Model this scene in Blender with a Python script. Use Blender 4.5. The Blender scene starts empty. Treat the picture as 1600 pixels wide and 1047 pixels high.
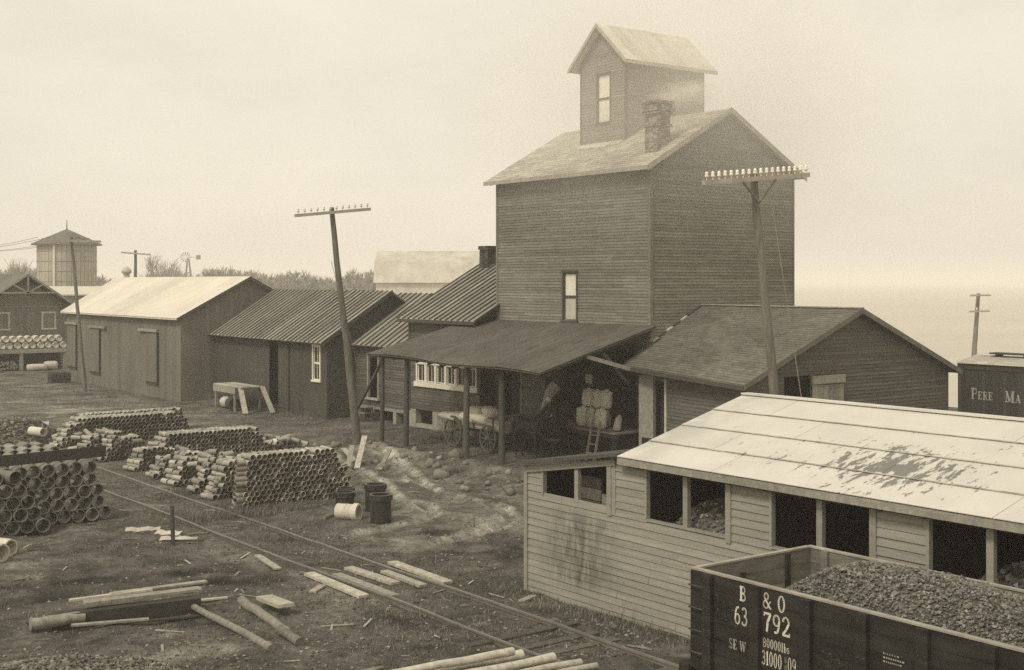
import bpy, bmesh, math, random
import numpy as np
from mathutils import Vector, Matrix, Euler
R = math.radians
rng = random.Random(7)
npr = np.random.RandomState(11)
# World frame: +Y runs along the railway track (away from the camera), +X runs across it,
# towards the elevator.  The camera stands at the origin, 6.6 m above the yard.
scene = bpy.context.scene
COL = scene.collection

# ------------------------------------------------------------------ camera, sky, sun, exposure
cam = bpy.data.cameras.new('camera')
cam_ob = bpy.data.objects.new('camera', cam)
COL.objects.link(cam_ob)
cam.sensor_width = 36.0
cam.lens = 45.0
cam.shift_y = -0.0522
cam.clip_start = 0.1
cam.clip_end = 9000
cam_ob.location = (0, 0, 6.6)
cam_ob.rotation_euler = (R(90), 0, -math.atan2(0.6, 0.8))
scene.camera = cam_ob

SUN_EL = R(48)
SUN_DIR = Vector((-0.95, -0.22, 0)).normalized()          # towards the sun, on the ground plan
world = bpy.data.worlds.new('World')
scene.world = world
world.use_nodes = True
wn, wl = world.node_tree.nodes, world.node_tree.links
wn.clear()
sky = wn.new('ShaderNodeTexSky')
sky.sky_type = 'NISHITA'
sky.sun_disc = False
sky.sun_elevation = SUN_EL
sky.sun_rotation = math.atan2(SUN_DIR.x, SUN_DIR.y)
sky.air_density = 1.0
sky.dust_density = 4.0
sky.ozone_density = 1.0
bw = wn.new('ShaderNodeRGBToBW')
ov = wn.new('ShaderNodeMath'); ov.operation = 'MULTIPLY_ADD'          # thin even overcast over the clear sky
ov.inputs[1].default_value = 0.28; ov.inputs[2].default_value = 7.0
sc_ = wn.new('ShaderNodeVectorMath'); sc_.operation = 'SCALE'
sc_.inputs[0].default_value = (1.0, 0.92, 0.76)
bg = wn.new('ShaderNodeBackground'); bg.inputs['Strength'].default_value = 0.114
out = wn.new('ShaderNodeOutputWorld')
wl.new(sky.outputs[0], bw.inputs[0]); wl.new(bw.outputs[0], ov.inputs[0])
cn = wn.new('ShaderNodeTexNoise'); cn.inputs['Scale'].default_value = 3.5; cn.inputs['Detail'].default_value = 5; cn.inputs['Roughness'].default_value = 0.6
ctc = wn.new('ShaderNodeTexCoord'); cmp_ = wn.new('ShaderNodeMapping'); cmp_.inputs['Scale'].default_value = (1, 1, 2.2)
wl.new(ctc.outputs['Generated'], cmp_.inputs[0]); wl.new(cmp_.outputs[0], cn.inputs['Vector'])
cr_ = wn.new('ShaderNodeMapRange'); cr_.inputs[1].default_value = 0.3; cr_.inputs[2].default_value = 0.7; cr_.inputs[3].default_value = 0.91; cr_.inputs[4].default_value = 1.07
wl.new(cn.outputs['Fac'], cr_.inputs[0])
cm_ = wn.new('ShaderNodeMath'); cm_.operation = 'MULTIPLY'; wl.new(ov.outputs[0], cm_.inputs[0]); wl.new(cr_.outputs[0], cm_.inputs[1])
wl.new(cm_.outputs[0], sc_.inputs['Scale']); wl.new(sc_.outputs[0], bg.inputs['Color'])
wl.new(bg.outputs[0], out.inputs[0])

sun = bpy.data.lights.new('sun', 'SUN')
sun.energy = 1.8
sun.angle = R(11)
sun.color = (1.0, 0.96, 0.88)
sun_ob = bpy.data.objects.new('sun', sun)
COL.objects.link(sun_ob)
sd = Vector((SUN_DIR.x * math.cos(SUN_EL), SUN_DIR.y * math.cos(SUN_EL), math.sin(SUN_EL)))
sun_ob.rotation_euler = sd.to_track_quat('Z', 'Y').to_euler()
sun_ob.location = (0, 0, 60)

vs = scene.view_settings
vs.view_transform = 'Standard'
vs.look = 'None'
vs.gamma = 1.0
vs.exposure = 0.0
vs.use_curve_mapping = False
scene.render.engine = 'CYCLES'
scene.cycles.volume_bounces = 3
scene.cycles.max_bounces = 6
scene.cycles.use_denoising = False

# ------------------------------------------------------------------ materials
TINT = (1.0, 0.93, 0.765)
class NB:
    def __init__(self, name):
        self.m = bpy.data.materials.new(name)
        self.m.use_nodes = True
        self.n, self.l = self.m.node_tree.nodes, self.m.node_tree.links
        self.b = self.n['Principled BSDF']
        self.pos = self.n.new('ShaderNodeNewGeometry').outputs['Position']
    def math(self, op, a, b=None, c=None, clamp=False):
        k = self.n.new('ShaderNodeMath'); k.operation = op; k.use_clamp = clamp
        for i, v in enumerate((a, b, c)):
            if v is None: continue
            if isinstance(v, (int, float)): k.inputs[i].default_value = v
            else: self.l.new(v, k.inputs[i])
        return k.outputs[0]
    def mapped(self, sc=(1, 1, 1), loc=(0, 0, 0), rot=(0, 0, 0), src=None):
        k = self.n.new('ShaderNodeMapping')
        k.inputs['Scale'].default_value = sc; k.inputs['Location'].default_value = loc
        k.inputs['Rotation'].default_value = rot
        self.l.new(src or self.pos, k.inputs[0]); return k.outputs[0]
    def noise(self, scale, detail=6, rough=0.6, vec=None, dist=0.0):
        k = self.n.new('ShaderNodeTexNoise')
        k.inputs['Scale'].default_value = scale; k.inputs['Detail'].default_value = detail
        k.inputs['Roughness'].default_value = rough; k.inputs['Distortion'].default_value = dist
        self.l.new(vec or self.pos, k.inputs['Vector']); return k.outputs['Fac']
    def ramp(self, v, lo, hi, a=0.0, b=1.0):
        k = self.n.new('ShaderNodeMapRange'); k.clamp = True
        k.inputs[1].default_value = lo; k.inputs[2].default_value = hi
        k.inputs[3].default_value = a; k.inputs[4].default_value = b
        self.l.new(v, k.inputs[0]); return k.outputs[0]
    def attr(self, name):
        k = self.n.new('ShaderNodeAttribute'); k.attribute_name = name; return k.outputs['Fac']
    def orand(self):
        return self.n.new('ShaderNodeObjectInfo').outputs['Random']
    def xyz(self):
        k = self.n.new('ShaderNodeSeparateXYZ'); self.l.new(self.pos, k.inputs[0]); return k.outputs
    def finish(self, val, tint=TINT, rough=0.85, spec=0.25, bump=None, bstr=0.3, bdist=0.02):
        s = self.n.new('ShaderNodeVectorMath'); s.operation = 'SCALE'
        s.inputs[0].default_value = tint
        if isinstance(val, float): s.inputs['Scale'].default_value = val
        else: self.l.new(val, s.inputs['Scale'])
        self.l.new(s.outputs[0], self.b.inputs['Base Color'])
        self.b.inputs['Roughness'].default_value = rough
        self.b.inputs['Specular IOR Level'].default_value = spec
        if bump is not None:
            k = self.n.new('ShaderNodeBump'); k.inputs['Strength'].default_value = bstr
            k.inputs['Distance'].default_value = bdist
            self.l.new(bump, k.inputs['Height']); self.l.new(k.outputs[0], self.b.inputs['Normal'])
        return self.m

def mat(name, g, var=0.25, scale=2.0, stretch=(1, 1, 1), tone=0.2, obj=0.12, rough=0.88, spec=0.2,
        bump=0.25, bscale=30, tint=TINT, big=0.15, bdist=0.02):
    b = NB(name)
    v = b.mapped(stretch)
    n1 = b.noise(scale, 8, 0.68, v)
    n2 = b.noise(0.35, 3, 0.5)
    f = b.ramp(n1, 0.28, 0.72, 1 - var, 1 + var)
    f = b.math('MULTIPLY', f, b.ramp(n2, 0.3, 0.7, 1 - big, 1 + big))
    t = b.math('MULTIPLY_ADD', b.attr('tone'), tone, 1.0)
    o = b.math('MULTIPLY_ADD', b.orand(), 2 * obj, 1.0 - obj)
    f = b.math('MULTIPLY', f, b.math('MULTIPLY', t, o))
    f = b.math('MULTIPLY', f, g)
    f = b.math('MAXIMUM', f, 0.004)
    bn = b.noise(bscale, 5, 0.7, v)
    return b.finish(f, tint, rough, spec, bn, bump, bdist)

H = (1.0, 1.0, 14.0)      # boards running level
V = (12.0, 12.0, 0.9)     # boards running upright
M = dict(
    elev=mat('elevator_paint', 0.185, 0.26, 1.6, (1, 1, 7), 0.16, 0, big=0.14),
    annex=mat('annex_paint', 0.11, 0.26, 1.6, (1, 1, 7), 0.18, 0, big=0.16),
    office=mat('office_paint', 0.10, 0.3, 2.2, (1, 1, 7), 0.25, 0, big=0.25),
    shedwall=mat('shed_red_paint', 0.07, 0.2, 1.2, V, 0.07, 0, big=0.18),
    ware=mat('warehouse_boards', 0.165, 0.17, 1.2, V, 0.09, 0, big=0.12),
    depot=mat('depot_paint', 0.17, 0.2, 1.2, H, 0.15, 0),  # lightened to paint in part of the haze over the depot
    trim=mat('dark_trim', 0.075, 0.3, 3, (3, 3, 3), 0.2, 0.1),
    trimpale=mat('pale_roof_edge', 0.36, 0.3, 3, (1, 1, 1), 0.2, 0.1),
    white=mat('white_paint', 0.72, 0.12, 4, (1, 1, 1), 0.08, 0.05, rough=0.6),
    offwhite=mat('aged_white', 0.5, 0.2, 4, (1, 1, 1), 0.1, 0.08, rough=0.7),
    sky_pane=mat('sky_reflection_pane', 0.78, 0.1, 5, (1, 1, 1), 0.05, 0.04, rough=0.5),  # pale pane colour painted in place of sky reflected in the glass
    roofw=mat('pale_roofing', 0.60, 0.10, 1.5, (1, 1, 1), 0.06, 0.04, rough=0.7, big=0.06),
    roofc=mat('cupola_roofing', 0.55, 0.2, 2.5, (1, 1, 1), 0.15, 0.06, rough=0.8),
    rooff=mat('felt_roofing', 0.088, 0.38, 1.3, (1, 3, 1), 0.08, 0.03, rough=0.9, big=0.15),
    roofa=mat('shingle_grey', 0.14, 0.3, 2.5, (1.5, 1, 1), 0.16, 0.08, rough=0.9, big=0.25),
    roofe=mat('elevator_shingle', 0.40, 0.25, 2.5, (1.5, 1, 1), 0.2, 0.08, rough=0.9, big=0.2),
    tin=mat('ribbed_tin', 0.245, 0.3, 1.3, (1, 2.5, 1), 0.1, 0.22, rough=0.6, spec=0.35, big=0.2),
    tinrib=mat('ribbed_tin_seam', 0.07, 0.3, 1.3, (1, 1, 1), 0.1, 0.2, rough=0.6),
    brick=mat('chimney_brick', 0.23, 0.4, 7, (1, 1, 3), 0.45, 0.1, rough=0.95),
    brickd=mat('sooty_brick', 0.07, 0.4, 7, (1, 1, 3), 0.45, 0.1, rough=0.95),
    stone=mat('rough_stone', 0.19, 0.35, 3, (1, 1, 1), 0.2, 0.25, rough=0.95, bump=0.6, bscale=12),
    found=mat('foundation_stone', 0.26, 0.35, 3, (1, 1, 2), 0.2, 0.2, rough=0.95),
    pole=mat('pole_wood', 0.16, 0.4, 2.2, (6, 6, 0.6), 0.2, 0.1, rough=0.9, bump=0.4),
    post=mat('post_wood', 0.08, 0.35, 2.2, (6, 6, 0.6), 0.2, 0.15, rough=0.9, bump=0.4),
    arm=mat('cross_arm_wood', 0.42, 0.25, 2.2, (2, 2, 2), 0.2, 0.1),
    glass_ins=mat('porcelain', 0.80, 0.05, 2, (1, 1, 1), 0, 0.05, rough=0.25, spec=0.5),
    plank=mat('fresh_plank', 0.40, 0.4, 2.0, (3, 3, 3), 0.2, 0.2, rough=0.85),
    oldplank=mat('weathered_plank', 0.27, 0.35, 2.5, (3, 3, 3), 0.25, 0.25, rough=0.9),
    darkplank=mat('tarred_timber', 0.05, 0.35, 2.5, (3, 3, 3), 0.25, 0.2, rough=0.9),
    polewood=mat('peeled_pole', 0.46, 0.35, 2.5, (3, 3, 3), 0.2, 0.2, rough=0.85, bump=0.4),
    log=mat('weathered_log', 0.21, 0.5, 2.5, (3, 3, 3), 0.2, 0.2, rough=0.85, bump=0.4),
    clay=mat('clay_tile', 0.33, 0.22, 5, (1, 1, 1), 0.35, 0.35, rough=0.55, spec=0.4),
    claybig=mat('clay_tile_large', 0.20, 0.25, 4, (1, 1, 1), 0.1, 0.25, rough=0.55, spec=0.4),
    claypale=mat('pale_clay_tile', 0.55, 0.2, 4, (1, 1, 1), 0.1, 0.15, rough=0.6, spec=0.35),
    glaze=mat('dark_glaze', 0.035, 0.35, 4, (1, 1, 1), 0.1, 0.2, rough=0.35, spec=0.5),
    iron=mat('rusty_iron', 0.055, 0.4, 8, (1, 1, 1), 0.1, 0.1, rough=0.6, spec=0.4),
    railtop=mat('rail_steel', 0.15, 0.3, 5, (1, 1, 1), 0.1, 0.05, rough=0.45, spec=0.5),
    tie=mat('old_tie', 0.11, 0.4, 3, (3, 3, 3), 0.2, 0.3, rough=0.95, bump=0.5),
    car=mat('car_paint', 0.033, 0.5, 1.6, (1, 1, 5), 0.2, 0.10, rough=0.85, spec=0.12, big=0.2),
    carin=mat('car_inside', 0.17, 0.4, 2.0, (1, 1, 5), 0.25, 0.15, rough=0.85),
    caredge=mat('car_worn_edge', 0.34, 0.3, 3.0, (1, 1, 1), 0.2, 0.1, rough=0.8),
    boxcar=mat('boxcar_paint', 0.055, 0.2, 1.6, V, 0.2, 0.05, rough=0.75),
    letter=mat('stencil_white', 0.66, 0.22, 9, (1, 1, 1), 0.05, 0.05, rough=0.8, bump=0),
    letterdim=mat('stencil_faded', 0.36, 0.28, 9, (1, 1, 1), 0.05, 0.05, rough=0.8, bump=0),
    chalk=mat('chalk', 0.16, 0.4, 18, (1, 1, 1), 0.05, 0.05, rough=0.9, bump=0),
    coal=mat('coal', 0.135, 0.5, 8, (1, 1, 1), 0.7, 0.1, rough=0.42, spec=0.55, bump=0.3),
    ash=mat('cinders', 0.15, 0.5, 6, (1, 1, 1), 0.75, 0.1, rough=0.8),
    sack=mat('burlap', 0.60, 0.2, 6, (1, 1, 1), 0.1, 0.2, rough=0.95, bump=0.4, bscale=18, bdist=0.05),
    horse=mat('horse_coat', 0.018, 0.3, 5, (1, 1, 1), 0.1, 0.15, rough=0.6),
    cloth=mat('dark_cloth', 0.025, 0.2, 8, (1, 1, 1), 0.1, 0.1, rough=0.95),
    shirt=mat('pale_cloth', 0.75, 0.15, 8, (1, 1, 1), 0.1, 0.1, rough=0.95),
    skin=mat('skin', 0.34, 0.1, 8, (1, 1, 1), 0.1, 0.05, rough=0.6),
    straw=mat('straw_hat', 0.65, 0.2, 20, (1, 1, 1), 0.1, 0.05, rough=0.9),
    grass=mat('dry_grass', 0.17, 0.3, 0.8, (1, 1, 1), 0.55, 0.05, rough=0.9, bump=0),
    twig=mat('bare_twigs', 0.27, 0.2, 1, (1, 1, 1), 0.3, 0.1, rough=0.95, bump=0),  # paler than bark; haze over the far trees is put into the colour
    tank=mat('tank_staves', 0.31, 0.15, 1, V, 0.1, 0.05),  # staves lightened in colour to add to the thin haze
    barn=mat('far_barn', 0.47, 0.15, 1, (1, 1, 1), 0.1, 0.05),  # near the sky's tone: distance haze is painted into the barn
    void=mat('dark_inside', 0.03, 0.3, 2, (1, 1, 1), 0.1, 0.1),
    wagon=mat('wagon_wood', 0.33, 0.3, 3, (1, 1, 1), 0.2, 0.1),
    wheel=mat('wheel_wood', 0.10, 0.3, 4, (1, 1, 1), 0.2, 0.1),
    scrap=mat('pale_scrap', 0.48, 0.2, 5, (1, 1, 1), 0.1, 0.1, rough=0.7),
    barrel=mat('barrel_head', 0.55, 0.2, 3, (1, 1, 1), 0.1, 0.15, rough=0.8),
)
def glass_mat():
    b = NB('old_glass')
    m = b.finish(0.03, TINT, 0.12, 0.6)
    return m
M['glass'] = glass_mat()

def coal_shed_paint():
    b = NB('coal_shed_paint')
    v = b.mapped((1, 1, 16))
    n1 = b.noise(1.4, 8, 0.65, v)
    f = b.ramp(n1, 0.3, 0.7, 0.80, 1.16)
    f = b.math('MULTIPLY', f, b.math('MULTIPLY_ADD', b.orand(), 0.10, 0.95))
    f = b.math('MULTIPLY', f, b.math('MULTIPLY_ADD', b.attr('tone'), 0.06, 1.0))
    # coal-dust smears where coal was shovelled over the sill
    X, Y, Z = b.xyz()
    st = b.noise(1.0, 7, 0.75, b.mapped((1, 4.2, 0.75)), 0.6)
    my = b.math('SUBTRACT', 1.0, b.math('ABSOLUTE', b.math('DIVIDE', b.math('SUBTRACT', Y, 20.2), 1.5)), clamp=True)
    mz = b.math('MULTIPLY', b.ramp(Z, 0.15, 0.5), b.ramp(Z, 2.0, 1.55))
    s = b.math('MULTIPLY', b.math('MULTIPLY', my, mz), b.ramp(st, 0.37, 0.57))
    sp = b.noise(7.0, 4, 0.8, b.mapped((1, 1.2, 1.6)))
    s = b.math('ADD', b.math('MULTIPLY', s, 0.85), b.math('MULTIPLY', b.ramp(sp, 0.62, 0.72), b.math('MULTIPLY', my, 0.5)), clamp=True)
    f = b.math('MULTIPLY', f, b.math('MULTIPLY_ADD', s, -0.72, 1.0))
    f = b.math('MULTIPLY', f, 0.285)
    return b.finish(f, TINT, 0.85, 0.25, b.noise(30, 5, 0.7, v), 0.25)
M['coalshed'] = coal_shed_paint()

def worn_roof():
    b = NB('worn_roofing')
    n1 = b.noise(1.2, 8, 0.6)
    f = b.ramp(n1, 0.3, 0.7, 0.92, 1.05)
    f = b.math('MULTIPLY', f, b.math('MULTIPLY_ADD', b.orand(), 0.07, 0.965))
    X, Y, Z = b.xyz()
    # torn patch where the pale coat has come off, and scattered scuffs
    def blob(cx, cy, rx, ry):
        dx = b.math('DIVIDE', b.math('SUBTRACT', X, cx), rx)
        dy = b.math('DIVIDE', b.math('SUBTRACT', Y, cy), ry)
        d = b.math('SQRT', b.math('ADD', b.math('MULTIPLY', dx, dx), b.math('MULTIPLY', dy, dy)))
        return b.math('SUBTRACT', 1.0, d)
    n2 = b.noise(1.0, 6, 0.72, b.mapped((2.6, 6.5, 3), rot=(0, 0, 0.5)), 0.3)
    c = b.math('MAXIMUM', blob(17.75, 13.15, 1.5, 2.4), b.math('MULTIPLY', blob(17.7, 13.4, 2.0, 4.6), 0.5))
    s = b.math('MULTIPLY_ADD', c, 0.30, n2)
    hole = b.ramp(s, 0.685, 0.71)
    f = b.math('MULTIPLY', f, b.math('MULTIPLY_ADD', hole, -0.66, 1.0))
    # yellow-brown stain along the gable end
    edge = b.ramp(Y, 17.6, 19.1)
    n3 = b.noise(1.3, 5, 0.6)
    f = b.math('MULTIPLY', f, b.math('MULTIPLY_ADD', b.math('MULTIPLY', edge, b.ramp(n3, 0.42, 0.6)), -0.38, 1.0))
    f = b.math('MULTIPLY', f, 0.57)
    return b.finish(f, (1.0, 0.95, 0.84), 0.75, 0.25, b.noise(40, 4, 0.6), 0.15)
M['wornroof'] = worn_roof()

def ground_mat():
    b = NB('yard_dirt')
    n1 = b.noise(0.55, 9, 0.72, None, 0.5)
    n2 = b.noise(3.2, 8, 0.75)
    n3 = b.noise(17, 6, 0.8)
    f = b.ramp(n1, 0.34, 0.66, 0.030, 0.125)
    f = b.math('MULTIPLY', f, b.ramp(n2, 0.3, 0.7, 0.5, 1.6))
    f = b.math('MULTIPLY', f, b.ramp(n3, 0.3, 0.7, 0.55, 1.5))
    peb = b.ramp(b.noise(26, 2, 0.5), 0.70, 0.76)
    f = b.math('ADD', f, b.math('MULTIPLY', peb, 0.10))
    f = b.math('MULTIPLY', f, b.math('MULTIPLY_ADD', b.attr('dust'), 1.9, 1.0))
    f = b.math('MULTIPLY', f, b.math('MULTIPLY_ADD', b.attr('damp'), -0.72, 1.0))
    f = b.math('MULTIPLY', f, 1.42)
    bn = b.math('ADD', b.noise(9, 8, 0.8), b.math('MULTIPLY', n3, 0.6))
    return b.finish(f, (1.0, 0.93, 0.78), 0.95, 0.15, bn, 0.9, 0.09)
M['ground'] = ground_mat()
def field_mat():
    b = NB('far_field')
    f = b.ramp(b.noise(0.013, 8, 0.7, b.mapped((1, 1, 1))), 0.30, 0.70, 0.47, 0.53)  # pale enough to merge with the sky; far haze put into the colour
    f = b.math('MULTIPLY', f, b.ramp(b.noise(0.4, 8, 0.8), 0.3, 0.7, 0.90, 1.08))
    return b.finish(f, (1.0, 0.93, 0.78), 0.95, 0.1)
M['field'] = field_mat()

# ------------------------------------------------------------------ mesh helpers
def V3(a): return Vector(a)
class MB:
    def __init__(s): s.v, s.f, s.t, s.s, s.mi = [], [], [], [], []
    def add(s, verts, faces, tone=0.0, smooth=False, mi=0):
        o = len(s.v)
        s.v.extend([tuple(p) for p in verts])
        for f in faces:
            s.f.append([i + o for i in f]); s.t.append(tone); s.s.append(smooth); s.mi.append(mi)
        return s
    def box(s, x0, x1, y0, y1, z0, z1, tone=0.0):
        return s.add([(x0,y0,z0),(x1,y0,z0),(x1,y1,z0),(x0,y1,z0),(x0,y0,z1),(x1,y0,z1),(x1,y1,z1),(x0,y1,z1)],
                     [(3,2,1,0),(4,5,6,7),(0,1,5,4),(1,2,6,5),(2,3,7,6),(3,0,4,7)], tone)
    def beam(s, p0, p1, w, h, up=(0,0,1), tone=0.0, taper=1.0):
        p0, p1 = V3(p0), V3(p1); d = (p1-p0).normalized(); up = V3(up)
        if abs(d.dot(up)) > 0.98: up = V3((1,0,0))
        a = d.cross(up).normalized(); b = a.cross(d).normalized()
        vs = []
        for p, k in ((p0,1.0),(p1,taper)):
            for sa, sb in ((-1,-1),(1,-1),(1,1),(-1,1)):
                vs.append(p + a*(sa*w/2*k) + b*(sb*h/2*k))
        return s.add(vs, [(3,2,1,0),(4,5,6,7),(0,1,5,4),(1,2,6,5),(2,3,7,6),(3,0,4,7)], tone)
    def path(s, pts, rad, n=8, tone=0.0, caps=True):
        pts = [V3(p) for p in pts]; m = len(pts)
        if not isinstance(rad, (list, tuple)): rad = [rad]*m
        vs = []; prev = None
        for i, p in enumerate(pts):
            d = (pts[min(i+1,m-1)] - pts[max(i-1,0)]).normalized()
            if prev is None:
                a = d.cross(V3((0,0,1)))
                if a.length < 0.1: a = d.cross(V3((1,0,0)))
            else: a = prev - d*prev.dot(d)
            a.normalize(); prev = a; b = d.cross(a)
            for k in range(n):
                t = 2*math.pi*k/n
                vs.append(p + (a*math.cos(t) + b*math.sin(t))*rad[i])
        fs = [(i*n+k, i*n+(k+1)%n, (i+1)*n+(k+1)%n, (i+1)*n+k) for i in range(m-1) for k in range(n)]
        s.add(vs, fs, tone, True)
        if caps:
            s.add(vs[:n], [tuple(range(n))[::-1]], tone); s.add(vs[-n:], [tuple(range(n))], tone)
        return s
    def prism(s, pts, off, tone=0.0):
        pts = [V3(p) for p in pts]; n = len(pts); off = V3(off)
        nrm = (pts[1]-pts[0]).cross(pts[2]-pts[1])
        if nrm.dot(off) > 0: pts = pts[::-1]
        vs = pts + [p+off for p in pts]
        fs = [tuple(range(n)), tuple(range(2*n-1, n-1, -1))] + [(i, n+i, n+(i+1)%n, (i+1)%n)[::1] for i in range(n)]
        fs = [fs[0], fs[1]] + [tuple(reversed(f)) if False else f for f in fs[2:]]
        return s.add(vs, fs, tone)
    def lathe(s, prof, c=(0,0,0), n=16, tone=0.0, smooth=True, axis='Z', close=False):
        c = V3(c); vs = []
        for r, z in prof:
            for k in range(n):
                t = 2*math.pi*k/n
                p = (r*math.cos(t), r*math.sin(t), z)
                if axis == 'Y': p = (p[0], z, -p[1])
                if axis == 'X': p = (z, p[0], p[1])
                vs.append(c + V3(p))
        m = len(prof)
        fs = [(i*n+k, i*n+(k+1)%n, (i+1)*n+(k+1)%n, (i+1)*n+k) for i in range(m-1) for k in range(n)]
        if close: fs += [((m-1)*n+k, (m-1)*n+(k+1)%n, (k+1)%n, k) for k in range(n)]
        return s.add(vs, fs, tone, smooth)
    def blob(s, c, r, tone=0.0, jit=0.25, rot=None, smooth=False, rg=rng):
        c = V3(c); rx, ry, rz = r if isinstance(r, (tuple, list)) else (r, r, r)
        dirs = [(1,0,0),(-1,0,0),(0,1,0),(0,-1,0),(0,0,1),(0,0,-1)]
        q = rot or Euler((rg.uniform(0,6), rg.uniform(0,6), rg.uniform(0,6))).to_matrix()
        vs = []
        for d in dirs:
            k = 1 + rg.uniform(-jit, jit)
            p = q @ V3(d); vs.append(c + V3((p.x*rx*k, p.y*ry*k, p.z*rz*k)))
        return s.add(vs, [(0,2,4),(2,1,4),(1,3,4),(3,0,4),(2,0,5),(1,2,5),(3,1,5),(0,3,5)], tone, smooth)
    def mesh(s, name, mats, off=(0,0,0)):
        me = bpy.data.meshes.new(name)
        vv = np.array(s.v, dtype=np.float32).reshape(-1,3) - np.array(off, dtype=np.float32)
        me.from_pydata(vv.tolist(), [], s.f)
        a = me.attributes.new('tone', 'FLOAT', 'FACE'); a.data.foreach_set('value', np.array(s.t, dtype=np.float32))
        me.polygons.foreach_set('use_smooth', np.array(s.s, dtype=bool))
        if not isinstance(mats, (list, tuple)): mats = [mats]
        for m in mats: me.materials.append(m)
        if len(mats) > 1: me.polygons.foreach_set('material_index', np.array(s.mi, dtype=np.int32))
        me.update(); return me
    def build(s, name, m, parent=None, kind=None, at=None, world=True):
        """links the shapes as one object; 'at' is the object's origin (world)"""
        base = V3((0,0,0))
        if parent is not None and world: base = wloc(parent)
        o_ = V3(at) if at is not None else base
        me = s.mesh(name, m, o_ if world or at is not None else (0,0,0))
        ob = bpy.data.objects.new(name, me); COL.objects.link(ob)
        if parent is not None:
            ob.parent = parent
            if world: ob.location = o_ - base
        elif at is not None: ob.location = at
        if kind: ob['kind'] = kind
        return ob
def wloc(o):
    p = V3((0,0,0))
    while o is not None:
        p += o.location; o = o.parent
    return p
def tag(o, label, cat, group=None):
    o['label'] = label; o['category'] = cat
    if group: o['group'] = group
    return o
def thing(name, label, cat, loc=(0,0,0), group=None, rz=0.0):
    o = bpy.data.objects.new(name, None); COL.objects.link(o)
    o.location = loc; o.rotation_euler = (0,0,rz); o.empty_display_size = 0.3
    return tag(o, label, cat, group)
def copy_tree(o, parent=None, loc=None, rot=None, label=None):
    c = o.copy(); COL.objects.link(c)
    if parent: c.parent = parent
    if loc is not None: c.location = loc
    if rot is not None: c.rotation_euler = rot
    if label: c['label'] = label
    for ch in list(o.children): copy_tree(ch, c)
    return c
def inst(me, name, loc, rot=(0,0,0), parent=None, scale=None):
    o = bpy.data.objects.new(name, me); COL.objects.link(o)
    o.location = loc; o.rotation_euler = rot
    if scale: o.scale = scale
    if parent: o.parent = parent
    return o
def tn(): return rng.uniform(-1, 1)

# value noise for ground relief
_T = npr.rand(256, 256)
def vnoise(x, y):
    x = np.asarray(x, dtype=np.float64); y = np.asarray(y, dtype=np.float64)
    xi = np.floor(x).astype(int); yi = np.floor(y).astype(int); fx = x-xi; fy = y-yi
    fx = fx*fx*(3-2*fx); fy = fy*fy*(3-2*fy)
    g = lambda a, b: _T[a % 256, b % 256]
    return (g(xi,yi)*(1-fx)+g(xi+1,yi)*fx)*(1-fy) + (g(xi,yi+1)*(1-fx)+g(xi+1,yi+1)*fx)*fy
def fbm(x, y, o=4):
    s = 0; a = 0.5
    for k in range(o):
        s = s + a*(vnoise(x*2**k+13.7*k, y*2**k+7.1*k)-0.5); a *= 0.5
    return s
def seg_dist(x, y, pts):
    d = np.full(np.shape(x), 1e9)
    for (ax, ay), (bx, by) in zip(pts[:-1], pts[1:]):
        dx, dy = bx-ax, by-ay; L = dx*dx+dy*dy
        t = np.clip(((x-ax)*dx+(y-ay)*dy)/L, 0, 1)
        d = np.minimum(d, np.hypot(x-ax-t*dx, y-ay-t*dy))
    return d
RUTS = [[(20.6,33.6),(20.7,32.0),(20.0,30.4),(19.0,29.6),(17.0,29.2)],
        [(22.5,34.2),(22.5,32.2),(22.3,30.2),(21.4,28.6),(20.0,27.6),(18.0,27.0)],
        [(24.0,44.0),(22.9,40.0),(22.0,36.5),(20.6,33.6)],
        [(25.6,43.0),(24.2,38.5),(23.2,36.0),(22.5,34.2)]]
DAMP = [[(18.5,28.0),(20.5,25.5),(22.0,24.5)], [(6.0,27.5),(9.5,27.3),(13.0,26.0)], [(7.0,29.0),(11.0,28.0),(13.4,27.2)],
        [(17.0,26.6),(18.6,25.0)], [(25.8,39.0),(24.6,36.0)]]
def ground_z(x, y):
    x = np.asarray(x, dtype=np.float64); y = np.asarray(y, dtype=np.float64)
    h = fbm(x*0.35, y*0.35, 3)*0.16 + fbm(x*1.6+40, y*1.6, 5)*0.15
    flat = np.clip(np.minimum(np.abs(x-14.6)/1.6, 1), 0.35, 1)
    h = h*flat
    bank = np.exp(-((x-25.9)/0.9)**2)*np.clip((y-29)/4, 0, 1)*np.clip((52-y)/5, 0, 1)
    h = h + bank*(0.20 + 0.5*np.abs(fbm(x*1.1, y*1.1, 4)))
    h = h - 0.10*np.exp(-((x-23.6)/1.1)**2)*np.clip((y-28)/4, 0, 1)*np.clip((46-y)/5, 0, 1)
    for r in RUTS: h = h - 0.10*np.exp(-(seg_dist(x, y, r)/0.15)**2) + 0.06*np.exp(-((seg_dist(x, y, r)-0.34)/0.14)**2)
    for r in DAMP[:3]: h = h - 0.05*np.exp(-(seg_dist(x, y, r)/0.22)**2)
    und = np.clip((x-30.4)/0.8, 0, 1)
    return h*(1-und) - 0.03
def gz(x, y): return float(ground_z(x, y))

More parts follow.
